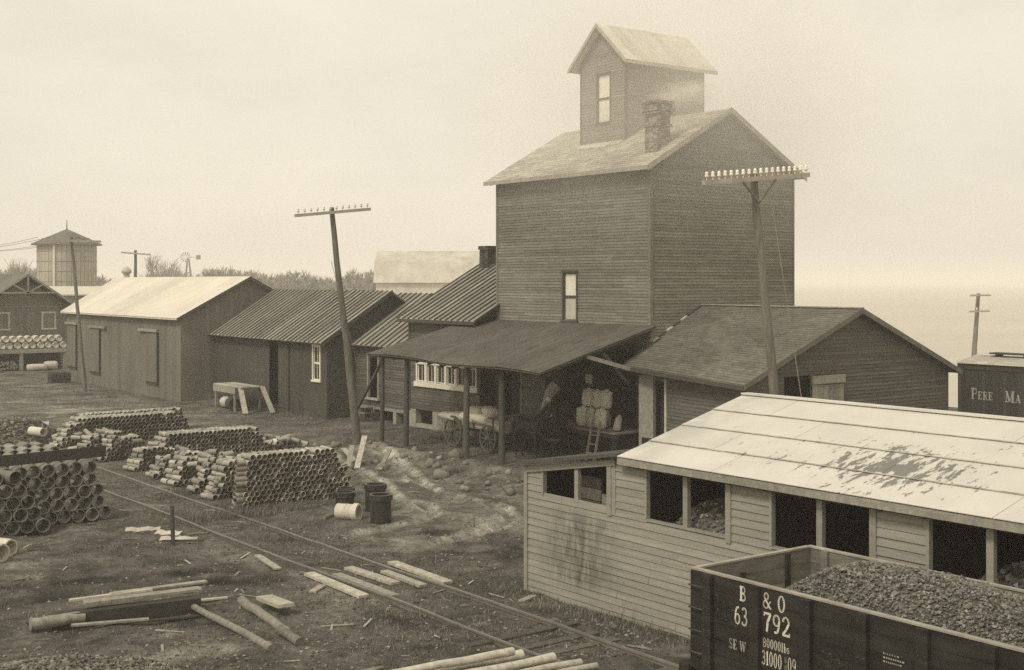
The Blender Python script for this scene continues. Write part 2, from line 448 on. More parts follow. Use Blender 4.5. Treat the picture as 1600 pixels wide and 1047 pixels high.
# ------------------------------------------------------------------ setting: ground, far field, track
def grid_sheet(name, xs, ys, m, zf, attrs=None):
    X, Y = np.meshgrid(xs, ys, indexing='xy')
    Z = zf(X, Y)
    nx, ny = len(xs), len(ys)
    co = np.stack([X, Y, Z], -1).reshape(-1, 3).astype(np.float32)
    idx = np.arange(nx*ny).reshape(ny, nx)
    q = np.stack([idx[:-1,:-1], idx[:-1,1:], idx[1:,1:], idx[1:,:-1]], -1).reshape(-1, 4)
    me = bpy.data.meshes.new(name)
    me.vertices.add(len(co)); me.vertices.foreach_set('co', co.ravel())
    me.loops.add(q.size); me.loops.foreach_set('vertex_index', q.ravel().astype(np.int32))
    me.polygons.add(len(q)); me.polygons.foreach_set('loop_start', np.arange(0, q.size, 4, dtype=np.int32))
    me.polygons.foreach_set('use_smooth', np.ones(len(q), dtype=bool))
    for k, fn in (attrs or {}).items():
        a = me.attributes.new(k, 'FLOAT', 'POINT'); a.data.foreach_set('value', fn(X, Y).ravel().astype(np.float32))
    me.update(calc_edges=True); me.validate()
    me.materials.append(m)
    o = bpy.data.objects.new(name, me); COL.objects.link(o); o['kind'] = 'structure'
    return o
def dust(x, y):
    d = np.zeros(np.shape(x))
    for r in RUTS: d += 0.95*np.exp(-((seg_dist(x, y, r)-0.2)/0.13)**2)
    d += 0.5*np.exp(-(seg_dist(x, y, [(16.6,27.3),(20.5,28.3),(24.0,27.0)])/0.9)**2)*(0.5+1.2*fbm(x*2, y*2, 4)+0.4)
    d += 0.7*np.exp(-(seg_dist(x, y, [(19.4,39.5),(21.3,37.0),(22.0,36.6)])/0.45)**2)
    d += 1.1*np.exp(-(seg_dist(x, y, [(8.2,22.0),(9.7,21.4)])/0.4)**2)
    d += 0.45*np.exp(-(seg_dist(x, y, [(13.3,28.5),(13.6,24.0)])/0.5)**2)
    d += 0.35*np.exp(-(seg_dist(x, y, [(24.8,39.5),(24.6,34.0),(24.0,30)])/0.7)**2)
    d += 0.22*np.clip((y-48)/14, 0, 1)*np.clip((28-x)/3, 0, 1)
    d += 0.5*np.clip(fbm(x*0.55+31, y*0.55, 5)*3.2-0.05, 0, 1)
    d += 0.3*np.exp(-(seg_dist(x, y, [(21.4,33.5),(21.3,31.0),(20.3,28.8)])/1.1)**2)
    d *= np.clip(0.75+1.4*fbm(x*1.3+9, y*1.3, 4), 0, 2)
    return np.clip(d, 0, 1.3)
def damp(x, y):
    d = np.zeros(np.shape(x))
    for r in DAMP: d += np.exp(-(seg_dist(x, y, r)/0.5)**2)
    d *= np.clip(0.7+2.2*fbm(x*1.2, y*1.2+5, 4), 0, 1.5)
    return np.clip(d, 0, 1)
fade = lambda X, Y: np.clip(np.minimum.reduce([X+18, 60-X, Y-2, 112-Y])/4, 0, 1)
yard = grid_sheet('ground', np.concatenate([np.linspace(-18, 4.8, 40), np.arange(5, 27.5, 0.11), np.linspace(27.7, 60, 70)]),
                  np.concatenate([np.linspace(2, 15.8, 30), np.arange(16, 46, 0.11), np.linspace(46.3, 112, 200)]),
                  M['ground'], lambda X, Y: ground_z(X, Y)*fade(X, Y) - 0.12*(1-fade(X, Y)), dict(dust=dust, damp=damp))
xs = np.linspace(-900, 3400, 110)
grid_sheet('field', xs, np.linspace(-900, 3400, 110), M['field'], lambda X, Y: -0.3 + np.clip((np.hypot(X, Y)-170)/300, 0, 1)*(fbm(X/190.0, Y/190.0, 4)*1.6))

track = bpy.data.objects.new('railway_track', None); COL.objects.link(track); track['kind'] = 'structure'
track.location = (14.59, 20, 0)
for x in (13.84, 15.34):
    r = MB(); y0, y1 = 3.0, 95.0
    prof = [(-0.055,0.0),(0.055,0.0),(0.012,0.025),(0.012,0.10),(0.034,0.105),(0.034,0.14),(-0.034,0.14),(-0.034,0.105),(-0.012,0.10),(-0.012,0.025)]
    ys = np.arange(y0, y1+0.1, 1.15); n = len(prof)
    wob = [0.025*math.sin(y*0.55+x)+rng.uniform(-0.008,0.008) for y in ys]
    zz = [rng.uniform(-0.012, 0.012) for y in ys]
    vs_ = [(x+a+w, y, b-0.065+z) for y, w, z in zip(ys, wob, zz) for a, b in prof]
    fs_ = [(i*n+k, (i+1)*n+k, (i+1)*n+(k+1)%n, i*n+(k+1)%n) for i in range(len(ys)-1) for k in range(n)]
    r.add(vs_, fs_); r.build('rail', M['railtop'], track)
for i in range(110):
    y = 6.0 + i*0.62 + rng.uniform(-0.08, 0.08)
    buried = rng.choice((0.015,-0.02,-0.03,0.02)) if (15.2 < y < 23.2) else -0.045
    z = gz(14.6, y) + buried + rng.uniform(-0.03, 0.012)
    t = MB(); a = rng.uniform(-0.03, 0.03)
    L = 1.22 + rng.uniform(-0.08, 0.08)
    t.beam((14.59-L, y-a, z-0.07), (14.59+L, y+a, z-0.07+rng.uniform(-0.03,0.03)), 0.21, 0.15, tone=tn())
    t.build('tie', M['tie'], track)

# ------------------------------------------------------------------ building helpers
def clap(mb, o, a, n, L, z0, z1, expo, prof=None, holes=(), seg=(2.6, 4.8), out=0.024):
    """lapped boards on a wall: o base corner, a level direction, n outward normal; prof(z)->(s0,s1)"""
    o, a, n = V3(o), V3(a), V3(n)
    z = z0
    while z < z1 - 0.01:
        zt = min(z+expo, z1)
        lo0, lo1 = prof(z) if prof else (0, L); hi0, hi1 = prof(zt) if prof else (0, L)
        if lo1 - lo0 < 0.05: break
        cuts = [(lo0, lo1)]
        zm = (z+zt)/2
        for (h0, h1, hz0, hz1) in holes:
            if hz0 < zm < hz1:
                nc = []
                for c0, c1 in cuts:
                    if h1 <= c0 or h0 >= c1: nc.append((c0, c1)); continue
                    if h0 > c0: nc.append((c0, h0))
                    if h1 < c1: nc.append((h1, c1))
                cuts = nc
        for c0, c1 in cuts:
            s = c0
            first = True
            while s < c1-1e-4:
                e = min(c1, s + (rng.uniform(0.5, seg[1]) if first else rng.uniform(*seg)))
                if c1-e < 0.5: e = c1
                first = False
                b0, b1 = s+(0.004 if s > c0 else 0), e
                t0 = hi0 if abs(s-lo0) < 1e-6 else b0
                t1 = hi1 if abs(e-lo1) < 1e-6 else b1
                t0 = min(max(t0, b0), max(hi0, b0)); t1 = max(min(t1, b1), t0)
                P = lambda q, h, d: o + a*q + n*d + V3((0, 0, h))
                vs_ = [P(b0, z, out), P(b1, z, out), P(t1, zt, 0.004), P(t0, zt, 0.004), P(b0, z, 0), P(b1, z, 0)]
                flip = a.cross(V3((0,0,1))).dot(n) < 0
                fs_ = [(0,1,2,3), (4,5,1,0)]
                if flip: fs_ = [f[::-1] for f in fs_]
                mb.add(vs_, fs_, tn())
                s = e
        z = zt
    return mb
def vboards(mb, o, a, n, L, z0, prof_top, w=0.28, holes=(), out=0.02):
    """upright boards with a recessed joint between them"""
    o, a, n = V3(o), V3(a), V3(n); s = 0.0
    while s < L-0.02:
        e = min(L, s+w*rng.uniform(0.9, 1.1)); t0, t1 = prof_top(s), prof_top(e); sm = (s+e)/2
        spans = [(z0, None)]
        for (h0, h1, hz0, hz1) in holes:
            if h0 < sm < h1: spans = [(z0, hz0), (hz1, None)] if hz0 > z0+0.05 else [(hz1, None)]
        d = out*rng.uniform(0.6, 1.2)
        for (za, zb) in spans:
            ta, tb = (t0, t1) if zb is None else (zb, zb)
            P = lambda q, h, dd: o + a*q + n*dd + V3((0, 0, h-o.z))
            g = 0.012
            vs_ = [P(s+g, za, d), P(e-g, za, d), P(e-g, tb, d), P(s+g, ta, d), P(s, za, 0), P(e, za, 0), P(e, tb, 0), P(s, ta, 0)]
            fs_ = [(0,1,2,3), (4,0,3,7), (1,5,6,2)]
            if a.cross(V3((0,0,1))).dot(n) < 0: fs_ = [f[::-1] for f in fs_]
            mb.add(vs_, fs_, tn())
        s = e
    return mb
def roof_slab(mb, e0, e1, r1, r0, th=0.09, tone=0.0):
    return mb.prism([e0, e1, r1, r0], (0, 0, -th), tone)
def shingle_roof(mb, e0, e1, r1, r0, rows, per, lift=0.016):
    """courses of shingles with ragged butts on a slope"""
    e0, e1, r1, r0 = map(V3, (e0, e1, r1, r0))
    nrm = (e1-e0).cross(r0-e0).normalized()
    if nrm.z < 0: nrm = -nrm
    for i in range(rows):
        t0, t1 = i/rows, (i+1)/rows
        a0, a1 = e0.lerp(r0, t0), e1.lerp(r1, t0); b0, b1 = e0.lerp(r0, t1), e1.lerp(r1, t1)
        L = (a1-a0).length; n = max(1, int(L/per)); 
        cuts = sorted([0, 1] + [min(max((k+rng.uniform(-.3,.3))/n, .002), .998) for k in range(1, n)])
        for c0, c1 in zip(cuts[:-1], cuts[1:]):
            li = lift*rng.uniform(0.6, 1.5)
            p = [a0.lerp(a1, c0)+nrm*li, a0.lerp(a1, c1)+nrm*li, b0.lerp(b1, c1)+nrm*0.003, b0.lerp(b1, c0)+nrm*0.003]
            q = [a0.lerp(a1, c0), a0.lerp(a1, c1)]
            fs_ = [(0,1,2,3), (4,5,1,0)]
            if (p[1]-p[0]).cross(p[2]-p[1]).dot(nrm) < 0: fs_ = [f[::-1] for f in fs_]
            mb.add(p+q, fs_, tn()*0.8)
    return mb
def sash_window(parent, o, a, n, w, z0, z1, fm, pm, cols=1, rows=2, fw=0.07, sill=True, name='window'):
    """casing ring as the part, panes and sashes as its sub-parts"""
    o, a, n = V3(o), V3(a), V3(n)
    P = lambda s, z, d: o + a*s + n*d + V3((0, 0, z))
    def bar(mb, s0, s1, za, zb, d0, d1):
        vs_ = [P(s0,za,d0),P(s1,za,d0),P(s1,zb,d0),P(s0,zb,d0),P(s0,za,d1),P(s1,za,d1),P(s1,zb,d1),P(s0,zb,d1)]
        fs_ = [(3,2,1,0),(4,5,6,7),(0,1,5,4),(1,2,6,5),(2,3,7,6),(3,0,4,7)]
        if a.cross(V3((0,0,1))).dot(n) < 0: fs_ = [f[::-1] for f in fs_]
        mb.add(vs_, fs_, tn()*0.5)
    f = MB()
    bar(f, -fw, 0, z0, z1, -0.06, 0.045); bar(f, w, w+fw, z0, z1, -0.06, 0.045)
    bar(f, -fw-0.02, w+fw+0.02, z1, z1+fw, -0.06, 0.055)
    if sill: bar(f, -fw-0.04, w+fw+0.04, z0-fw, z0, -0.06, 0.09)
    fo = f.build(name, fm, parent)
    s = MB(); hh = (z1-z0)/rows
    for r_ in range(rows):
        d0 = -0.035 - 0.03*(0 if r_ == rows-1 else -0.6)
        za, zb = z0+r_*hh, z0+(r_+1)*hh
        bar(s, 0, 0.035, za, zb, d0-0.03, d0); bar(s, w-0.035, w, za, zb, d0-0.03, d0)
        bar(s, 0.035, w-0.035, za, za+0.045, d0-0.03, d0); bar(s, 0.035, w-0.035, zb-0.045, zb, d0-0.03, d0)
        for c in range(1, cols):
            bar(s, w*c/cols-0.013, w*c/cols+0.013, za+0.045, zb-0.045, d0-0.028, d0-0.004)
    s.build('sash', fm, fo)
    for r_ in range(rows):
        for c in range(cols):
            p = MB(); bar(p, w*c/cols+0.01, w*(c+1)/cols-0.01, z0+r_*hh+0.03, z0+(r_+1)*hh-0.03, -0.085, -0.062)
            pm_ = pm[r_] if isinstance(pm, (list, tuple)) else pm
            p.build('pane', pm_, fo)
    return fo
def ribbed_roof(parent, e0, r0, length, n, name='roof_panel'):
    """n standing-seam sheets; e0 eave corner, r0 ridge corner (same Y), length along +Y"""
    e0, r0 = V3(e0), V3(r0); w = length/n
    d = r0-e0; nrm = V3((0,1,0)).cross(d).normalized()
    if nrm.z < 0: nrm = -nrm
    mb = MB(); th = 0.02
    A, B, C_, D = V3((0,0.012,0)), V3((0,w-0.012,0)), d+V3((0,w-0.012,0)), d+V3((0,0.012,0))
    mb.prism([A, B, C_, D], -nrm*th)
    me = mb.mesh(name, M['tin'])
    rb = MB(); rb.prism([V3((0,-0.035,0)), V3((0,0.035,0)), d+V3((0,0.035,0)), d+V3((0,-0.035,0))], nrm*0.055)
    rme = rb.mesh('seam', M['tinrib'])
    base = wloc(parent)
    for k in range(n):
        o = inst(me, name, e0+V3((0, k*w, 0))-base, parent=parent)
        o.rotation_euler = (0, rng.uniform(-.002, .002), 0)
        inst(rme, 'seam', (0, 0, 0), parent=o)
    o = inst(rme, 'seam', e0+V3((0, length, 0))-base, parent=parent)
    under = MB(); under.prism([e0-nrm*0.03, e0+V3((0,length,0))-nrm*0.03, r0+V3((0,length,0))-nrm*0.03, r0-nrm*0.03], -nrm*0.05)
    under.build('roof_boards', M['trim'], parent)
def plain(mb, pts, off, tone=0.0): return mb.prism(pts, off, tone)

# ------------------------------------------------------------------ grain elevator
EX0, EX1, EY0, EY1, EZ = 32.5, 40.4, 34.8, 44.4, 11.0
EXM, EPK = 36.45, 13.2
el = thing('grain_elevator', 'tall dark clapboard grain elevator with gabled roof and narrow rooftop cupola', 'grain elevator', (EX0, EY0, 0))
slope = lambda x: EZ + (EPK-EZ)*(1-abs(x-EXM)/(EXM-EX0))
s = MB()   # track-side wall and gable wall
clap(s, (EX0, EY0, 0), (0,1,0), (-1,0,0), EY1-EY0, 0, EZ, 0.118,
     holes=[(39.06-EY0, 39.86-EY0, 5.05, 6.95), (42.7-EY0, 44.0-EY0, 1.0, 3.1), (35.5-EY0, 40.9-EY0, 0.0, 4.2)])
s.build('siding', M['elev'], el, 'stuff')
s = MB()
gp = lambda z: (0, EX1-EX0) if z <= EZ else ((z-EZ)/(EPK-EZ)*(EXM-EX0), (EX1-EX0)-(z-EZ)/(EPK-EZ)*(EX1-EXM))
clap(s, (EX0, EY0, 0), (1,0,0), (0,-1,0), EX1-EX0, 0, EPK, 0.118, prof=gp)
s.build('gable_siding', M['elev'], el, 'stuff')
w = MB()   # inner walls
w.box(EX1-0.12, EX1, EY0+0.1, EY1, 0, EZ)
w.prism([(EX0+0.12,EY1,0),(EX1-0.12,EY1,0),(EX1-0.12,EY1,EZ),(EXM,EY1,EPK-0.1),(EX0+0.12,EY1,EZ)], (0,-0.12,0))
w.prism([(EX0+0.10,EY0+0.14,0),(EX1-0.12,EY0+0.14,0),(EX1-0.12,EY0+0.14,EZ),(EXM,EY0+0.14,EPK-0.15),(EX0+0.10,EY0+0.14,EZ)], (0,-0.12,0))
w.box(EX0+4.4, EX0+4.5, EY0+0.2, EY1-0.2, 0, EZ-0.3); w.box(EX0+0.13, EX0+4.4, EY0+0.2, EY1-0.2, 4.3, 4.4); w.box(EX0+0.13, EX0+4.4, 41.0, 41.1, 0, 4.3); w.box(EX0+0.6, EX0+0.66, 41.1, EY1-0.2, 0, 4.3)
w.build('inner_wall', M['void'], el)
for (x, y) in ((EX0, EY0), (EX1, EY0), (EX0, EY1)):
    c = MB(); c.box(x-0.045, x+0.09 if x == EX0 else x+0.03, y-0.045 if y == EY0 else y-0.09, y+0.09 if y == EY0 else y+0.03, 0, EZ-0.02)
    c.build('corner_board', M['elev'], el)
OV = 0.45
ez = EZ - OV*(EPK-EZ)/(EXM-EX0)
rf = MB(); y0, y1 = EY0-0.32, EY1+0.35
roof_slab(rf, (EX0-OV, y0, ez+0.10), (EX0-OV, y1, ez+0.10), (EXM, y1, EPK+0.10), (EXM, y0, EPK+0.10), 0.07)
roof_slab(rf, (EX1+OV, y0, ez+0.10), (EX1+OV, y1, ez+0.10), (EXM, y1, EPK+0.10), (EXM, y0, EPK+0.10), 0.07)
rfo = rf.build('roof', M['roofe'], el)
sh = MB(); shingle_roof(sh, (EX0-OV, y0, ez+0.103), (EX0-OV, y1, ez+0.103), (EXM, y1, EPK+0.103), (EXM, y0, EPK+0.103), 24, 0.5)
sh.build('shingles', M['roofe'], rfo, 'stuff')
fb = MB()
fb.prism([(EX0-OV, y0-0.03, ez+0.14), (EXM, y0-0.03, EPK+0.14), (EXM, y0-0.03, EPK-0.08), (EX0-OV, y0-0.03, ez-0.08)], (0, 0.03, 0))
fb.prism([(EX1+OV, y0-0.03, ez+0.14), (EXM, y0-0.03, EPK+0.14), (EXM, y0-0.03, EPK-0.08), (EX1+OV, y0-0.03, ez-0.08)], (0, 0.03, 0))
fb.box(EX0-OV-0.03, EX0-OV, y0-0.03, y1, ez-0.04, ez+0.125)
fb.build('rake_board', M['trimpale'], el)
for k in range(14):   # rafter tails under the eave
    yy = EY0+0.1+k*(EY1-EY0-0.2)/13
    t = MB(); t.beam((EX0-OV+0.02, yy, ez-0.02), (EX0, yy, EZ-0.03), 0.05, 0.10); t.build('rafter_tail', M['trim'], rfo)
sash_window(el, (EX0, 39.06, 0), (0,1,0), (-1,0,0), 0.80, 5.05, 6.95, M['trim'], [M['offwhite'], M['sky_pane']], 1, 2, 0.09)
dj = MB()
dj.box(EX0-0.05, EX0+0.05, 44.0, 44.12, 1.0, 3.2); dj.box(EX0-0.05, EX0+0.05, 42.58, 42.7, 1.0, 3.2); dj.box(EX0-0.05, EX0+0.05, 42.7, 44.0, 3.1, 3.2)
dj.build('door_frame', M['oldplank'], el)
for y in (35.42, 38.2, 40.9):
    t = MB(); t.box(EX0-0.06, EX0+0.14, y-0.1, y+0.1, 0, 4.2); t.build('bay_post', M['darkplank'], el)
t = MB(); t.box(EX0-0.05, EX0+0.12, 35.53, 38.09, 4.1, 4.3); t.box(EX0-0.05, EX0+0.12, 38.31, 40.79, 4.1, 4.3); t.build('bay_header', M['darkplank'], el)
dd = MB()
for k in range(5): dd.box(EX0+0.02, EX0+0.06, 42.75+k*0.13, 42.75+k*0.13+0.12, 1.0, 3.1, tn())
dd.build('door', M['darkplank'], el)
# cupola
cu = MB(); CX0, CX1, CY0, CY1, CZ, CP = 34.7, 39.1, 38.6, 41.4, 15.8, 17.1
CYM = (CY0+CY1)/2
cgp = lambda z: (0, CY1-CY0) if z <= CZ else ((z-CZ)/(CP-CZ)*(CY1-CY0)/2, (CY1-CY0)*(1-(z-CZ)/(CP-CZ)/2))
clap(cu, (CX0, CY0, 0), (0,1,0), (-1,0,0), CY1-CY0, 12.1, CP, 0.118, prof=cgp, holes=[(0.95, 1.75, 13.15, 15.15)])
clap(cu, (CX0, CY0, 0), (1,0,0), (0,-1,0), CX1-CX0, 12.05, CZ, 0.118)
cuo = cu.build('cupola', M['elev'], el)
cw = MB(); cw.box(CX1-0.08, CX1, CY0+0.05, CY1, 12, CZ); cw.box(CX0+0.02, CX1-0.08, CY1-0.08, CY1, 12, CZ)
cw.box(CX0+0.10, CX0+0.14, CY0+0.1, CY1-0.1, 12, CZ); cw.box(CX0+0.1, CX1-0.1, CY0+0.06, CY0+0.1, 12, CZ)
cw.build('cupola_lining', M['elev'], cuo)
cc = MB()
for (x, y) in ((CX0, CY0), (CX0, CY1), (CX1, CY0)): cc.box(x-0.035, x+0.06 if x == CX0 else x+0.03, y-0.035 if y == CY0 else y-0.06, y+0.06 if y == CY0 else y+0.035, 12.0, CZ)
cc.build('corner_board', M['trim'], cuo)
co_ = 0.42; cez = CZ - co_*(CP-CZ)/((CY1-CY0)/2)
x0, x1 = CX0-0.38, CX1+0.4
cr = MB()
roof_slab(cr, (x0, CY0-co_, cez+0.08), (x1, CY0-co_, cez+0.08), (x1, CYM, CP+0.08), (x0, CYM, CP+0.08), 0.08)
roof_slab(cr, (x0, CY1+co_, cez+0.08), (x1, CY1+co_, cez+0.08), (x1, CYM, CP+0.08), (x0, CYM, CP+0.08), 0.08)
cro = cr.build('cupola_roof', M['roofc'], el)
for k in range(9):
    xa, xb = x0+k*(x1-x0)/9+0.006, x0+(k+1)*(x1-x0)/9-0.006
    t = MB(); t.prism([(xa, CY0-co_-0.03, cez+0.064), (xb, CY0-co_-0.03, cez+0.064), (xb, CYM, CP+0.086), (xa, CYM, CP+0.086)], (0, -0.007, 0.018+rng.uniform(0,.012)), tn())
    t.build('roof_board', M['roofc'], cro)
tr = MB()
tr.prism([(x0-0.03, CY0-co_, cez+0.11), (x0-0.03, CYM, CP+0.11), (x0-0.03, CYM, CP-0.06), (x0-0.03, CY0-co_, cez-0.06)], (0.03, 0, 0))
tr.prism([(x0-0.03, CY1+co_, cez+0.11), (x0-0.03, CYM, CP+0.11), (x0-0.03, CYM, CP-0.06), (x0-0.03, CY1+co_, cez-0.06)], (0.03, 0, 0))
tr.box(x0, x1, CY0-co_-0.05, CY0-co_-0.025, cez-0.06, cez+0.09)
tr.build('rake_board', M['roofe'], cro)
sash_window(el, (CX0, CY0+0.95, 0), (0,1,0), (-1,0,0), 0.80, 13.15, 15.15, M['trim'], M['sky_pane'], 1, 2, 0.06)
def stepped_chimney(parent, cx, cy, z0, prof, m, name='chimney'):
    """prof: list of (half width, top z); laid in thin courses with uneven bricks"""
    mb = MB(); z = z0; 
    for hw, zt in prof:
        while z < zt-0.01:
            e = min(z+0.075, zt); odd = int(round(z/0.075)) % 2
            nb = max(2, int(round(hw*2/0.21)))
            for sd_ in range(4):
                for k in range(nb):
                    a0 = -hw+2*hw*k/nb+(0.0 if k else 0); a1 = -hw+2*hw*(k+1)/nb-0.008
                    d = hw+rng.uniform(-0.008, 0.008)
                    c_, s_ = [(1,0),(0,1),(-1,0),(0,-1)][sd_]
                    def P(t, dd, h): return (cx + c_*dd - s_*t, cy + s_*dd + c_*t, h)
                    vs_ = [P(a0,d,z),P(a1,d,z),P(a1,d,e-0.008),P(a0,d,e-0.008),P(a0,d-0.06,z),P(a1,d-0.06,z),P(a1,d-0.06,e),P(a0,d-0.06,e)]
                    mb.add(vs_, [(0,1,2,3),(3,2,6,7),(4,5,1,0),(4,0,3,7),(1,5,6,2)], tn())
            z = e
        mb.box(cx-hw+0.03, cx+hw-0.03, cy-hw+0.03, cy+hw-0.03, z-0.06, z-0.006)
    return mb.build(name, m, parent, 'stuff')
ch = MB(); ch.box(33.16, 33.78, 35.14, 35.76, 11.2, 13.38); cho = ch.build('chimney', M['brick'], el)
stepped_chimney(cho, 33.47, 35.45, 11.3, [(0.34,12.45),(0.40,12.55),(0.34,12.92),(0.41,13.02),(0.46,13.12),(0.40,13.3),(0.44,13.42)], M['brick'], 'brick_courses')
fl = MB(); fl.prism([(34.3,38.62,12.13),(34.62,38.64,12.30),(34.62,39.2,12.31),(34.25,39.15,12.12)], (0,0,0.03)); fl.build('flashing', M['scrap'], el)
fl = MB(); fl.prism([(34.2,39.3,12.07),(34.65,39.3,12.31),(34.65,41.3,12.31),(34.35,41.3,12.15)], (0,0,0.025)); fl.build('flashing', M['roofw'], el)
fl = MB(); fl.prism([(33.9,35.85,11.92),(34.4,36.1,12.18),(34.4,36.4,12.19),(33.95,36.3,11.95)], (0,0,0.03)); fl.build('flashing', M['roofw'], el)

# loading canopy in front of the elevator and office
ca = thing('loading_canopy', 'sloping dark felt canopy on round posts sheltering the elevator driveway', 'canopy', (27.5, 40, 0))
r_ = MB()
cf = lambda y: 3.46 + (y-34.6)/(45.9-34.6)*0.16 + 0.05*math.sin((y-34.6)*0.9)
nseg = 16; ys = [34.45 + (46.0-34.45)*k/nseg for k in range(nseg+1)]
for a_, b_ in zip(ys[:-1], ys[1:]):
    bx = 32.48 if a_ < 44.3 else 31.56
    bz = (4.95 if a_ < 44.3 else 4.74)
    top = [(27.0, a_, cf(a_)), (27.0, b_, cf(b_)), (bx, b_, bz-0.02*abs(b_-34)/10), (bx, a_, bz-0.02*abs(a_-34)/10)]
    r_.prism(top, (0, 0, -0.06))
ro = r_.build('roof', M['rooff'], ca)
nst = 9
for k in range(nst):        # felt strips laid from eave to wall
    a_, b_ = 34.42 + (45.98-34.42)*k/nst, 34.42 + (45.98-34.42)*(k+1)/nst+0.06
    bx = 32.46 if a_ < 44.0 else 31.54; bz = 4.955 if a_ < 44.0 else 4.745
    t = MB(); j = rng.uniform(0, 0.012)
    t.prism([(26.96, a_, cf(a_)+0.004+j), (26.96, b_, cf(b_)+0.014+j), (bx, b_, bz+0.012+j-0.02*abs(b_-34)/10), (bx, a_, bz+0.004+j-0.02*abs(a_-34)/10)], (0,0,0.012), tn())
    t.build('felt_strip', M['rooff'], ro)
for k in range(14):
    yy = 34.7 + k*0.85
    bx = 32.46 if yy < 44.3 else 31.54; bz = 4.80 if yy < 44.3 else 4.6
    t = MB(); t.beam((27.05, yy, cf(yy)-0.13), (bx, yy, bz-0.02), 0.06, 0.13); t.build('rafter', M['darkplank'], ro)
t = MB(); t.beam((27.5, 34.5, 3.40), (27.5, 45.9, 3.56), 0.14, 0.18); t.build('beam', M['darkplank'], ca)
for y, r0 in ((45.6, 0.09), (43.7, 0.11), (39.5, 0.125), (37.3, 0.12)):
    t = MB(); lean = rng.uniform(-0.06, 0.06)
    t.path([(27.5+lean, y+0.02, -0.1), (27.5+lean*0.5, y, 1.6), (27.5, y-0.01, 3.4)], [r0*1.1, r0, r0*0.9], 10)
    t.build('post', M['post'], ca)
t = MB(); t.beam((27.5, 45.7, 3.25), (27.9, 48.3, 1.15), 0.10, 0.10); t.build('brace', M['post'], ca)
t = MB(); t.beam((29.2, 34.55, 3.95), (31.1, 34.2, 3.42), 0.09, 0.14); t.build('brace', M['oldplank'], ca)
t = MB(); t.beam((30.0, 34.6, 4.05), (31.2, 34.6, 2.9), 0.09, 0.12); t.build('brace', M['post'], ca)

# loading platform under the canopy
lp = thing('loading_platform', 'plank loading platform along the elevator wall under the canopy', 'platform', (31.7, 37, 0))
for k in range(5):
    t = MB(); x = 30.95+k*0.31; t.box(x, x+0.295, 35.0, 42.5, 1.02, 1.08+rng.uniform(0,.01), tn()); t.build('plank', M['oldplank'], lp)
t = MB(); t.box(31.0, 31.14, 35.0, 42.5, 0.86, 1.018); t.build('joist', M['darkplank'], lp)
for y in (35.2, 37.0, 38.8, 40.6, 42.3):
    t = MB(); t.box(31.0, 31.16, y-0.08, y+0.08, -0.05, 0.858); t.build('post', M['darkplank'], lp)
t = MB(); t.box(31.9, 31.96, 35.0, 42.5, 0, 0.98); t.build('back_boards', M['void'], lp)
la = thing('ladder', 'short pale ladder leaning on the loading platform near the sacks', 'ladder', (30.7, 36.1, 0))
for y in (35.85, 36.3):
    t = MB(); t.beam((30.65, y, -0.02), (30.98, y, 1.45), 0.05, 0.09); t.build('rail', M['plank'], la)
for k in range(4):
    t = MB(); f_ = 0.18+k*0.22; t.beam((30.65+0.33*f_, 35.88, 1.47*f_), (30.65+0.33*f_, 36.27, 1.47*f_), 0.05, 0.04); t.build('rung', M['plank'], la)

def make_sack(seed, h=0.78, w=0.46, d=0.3):
    """a filled, tied sack, upright; origin at its foot"""
    rg = random.Random(seed); mb = MB(); n = 12; prof = [(0.0,0.0),(0.7,0.015),(0.96,0.10),(1.0,0.3),(0.98,0.55),(0.92,0.75),(0.62,0.9),(0.22,0.95),(0.30,1.0),(0.0,1.0)]
    vs_ = []
    for r, z in prof:
        for k in range(n):
            t = 2*math.pi*k/n
            q = 1+0.09*math.sin(3*t+seed)+rg.uniform(-.05, .05)
            ear = 0.35*abs(math.cos(t)) if 0.85 < z < 0.93 else 0
            vs_.append((w/2*(r+ear)*q*math.copysign(abs(math.cos(t))**0.75, math.cos(t)), d/2*r*q*math.copysign(abs(math.sin(t))**0.75, math.sin(t)), z*h+rg.uniform(-.006,.006)))
    fs_ = [(i*n+k, i*n+(k+1)%n, (i+1)*n+(k+1)%n, (i+1)*n+k) for i in range(len(prof)-1) for k in range(n)]
    mb.add(vs_, fs_, 0, True)
    return mb.mesh('grain_sack', M['sack'])
SACKS = [make_sack(k) for k in range(4)]
for (x, y, z, rz, tl) in ((31.45,37.35,1.09,.2,.03),(31.4,36.85,1.09,-.1,-.04),(31.42,36.36,1.09,.15,.05),(31.75,37.1,1.09,0,.02),(31.78,36.6,1.09,.1,-.02)):
    tag(inst(SACKS[rng.randrange(4)], 'grain_sack', (x,y,z), (tl,rng.uniform(-.1,.1),R(90)+rz*2), scale=(1.2,1.25,1)), 'full burlap grain sack standing in the bottom tier on the loading platform', 'sack', 'grain sacks stacked on the loading platform')
for (x, y, rz, tl) in ((31.6,37.25,.1,.05),(31.58,36.75,-.1,-.03),(31.62,36.3,.1,.06)):
    tag(inst(SACKS[rng.randrange(4)], 'grain_sack', (x,y,1.84), (tl,rng.uniform(-.1,.1),R(90)+rz*2), scale=(1.2,1.2,.92)), 'burlap grain sack set on top of the standing sacks on the platform', 'sack', 'grain sacks stacked on the loading platform')
tag(inst(SACKS[2], 'grain_sack', (31.3,35.35,1.09), (0.25,0.28,R(60)), scale=(.9,.9,.8)), 'slumped sack leaning at the platform end nearest the annex', 'sack')
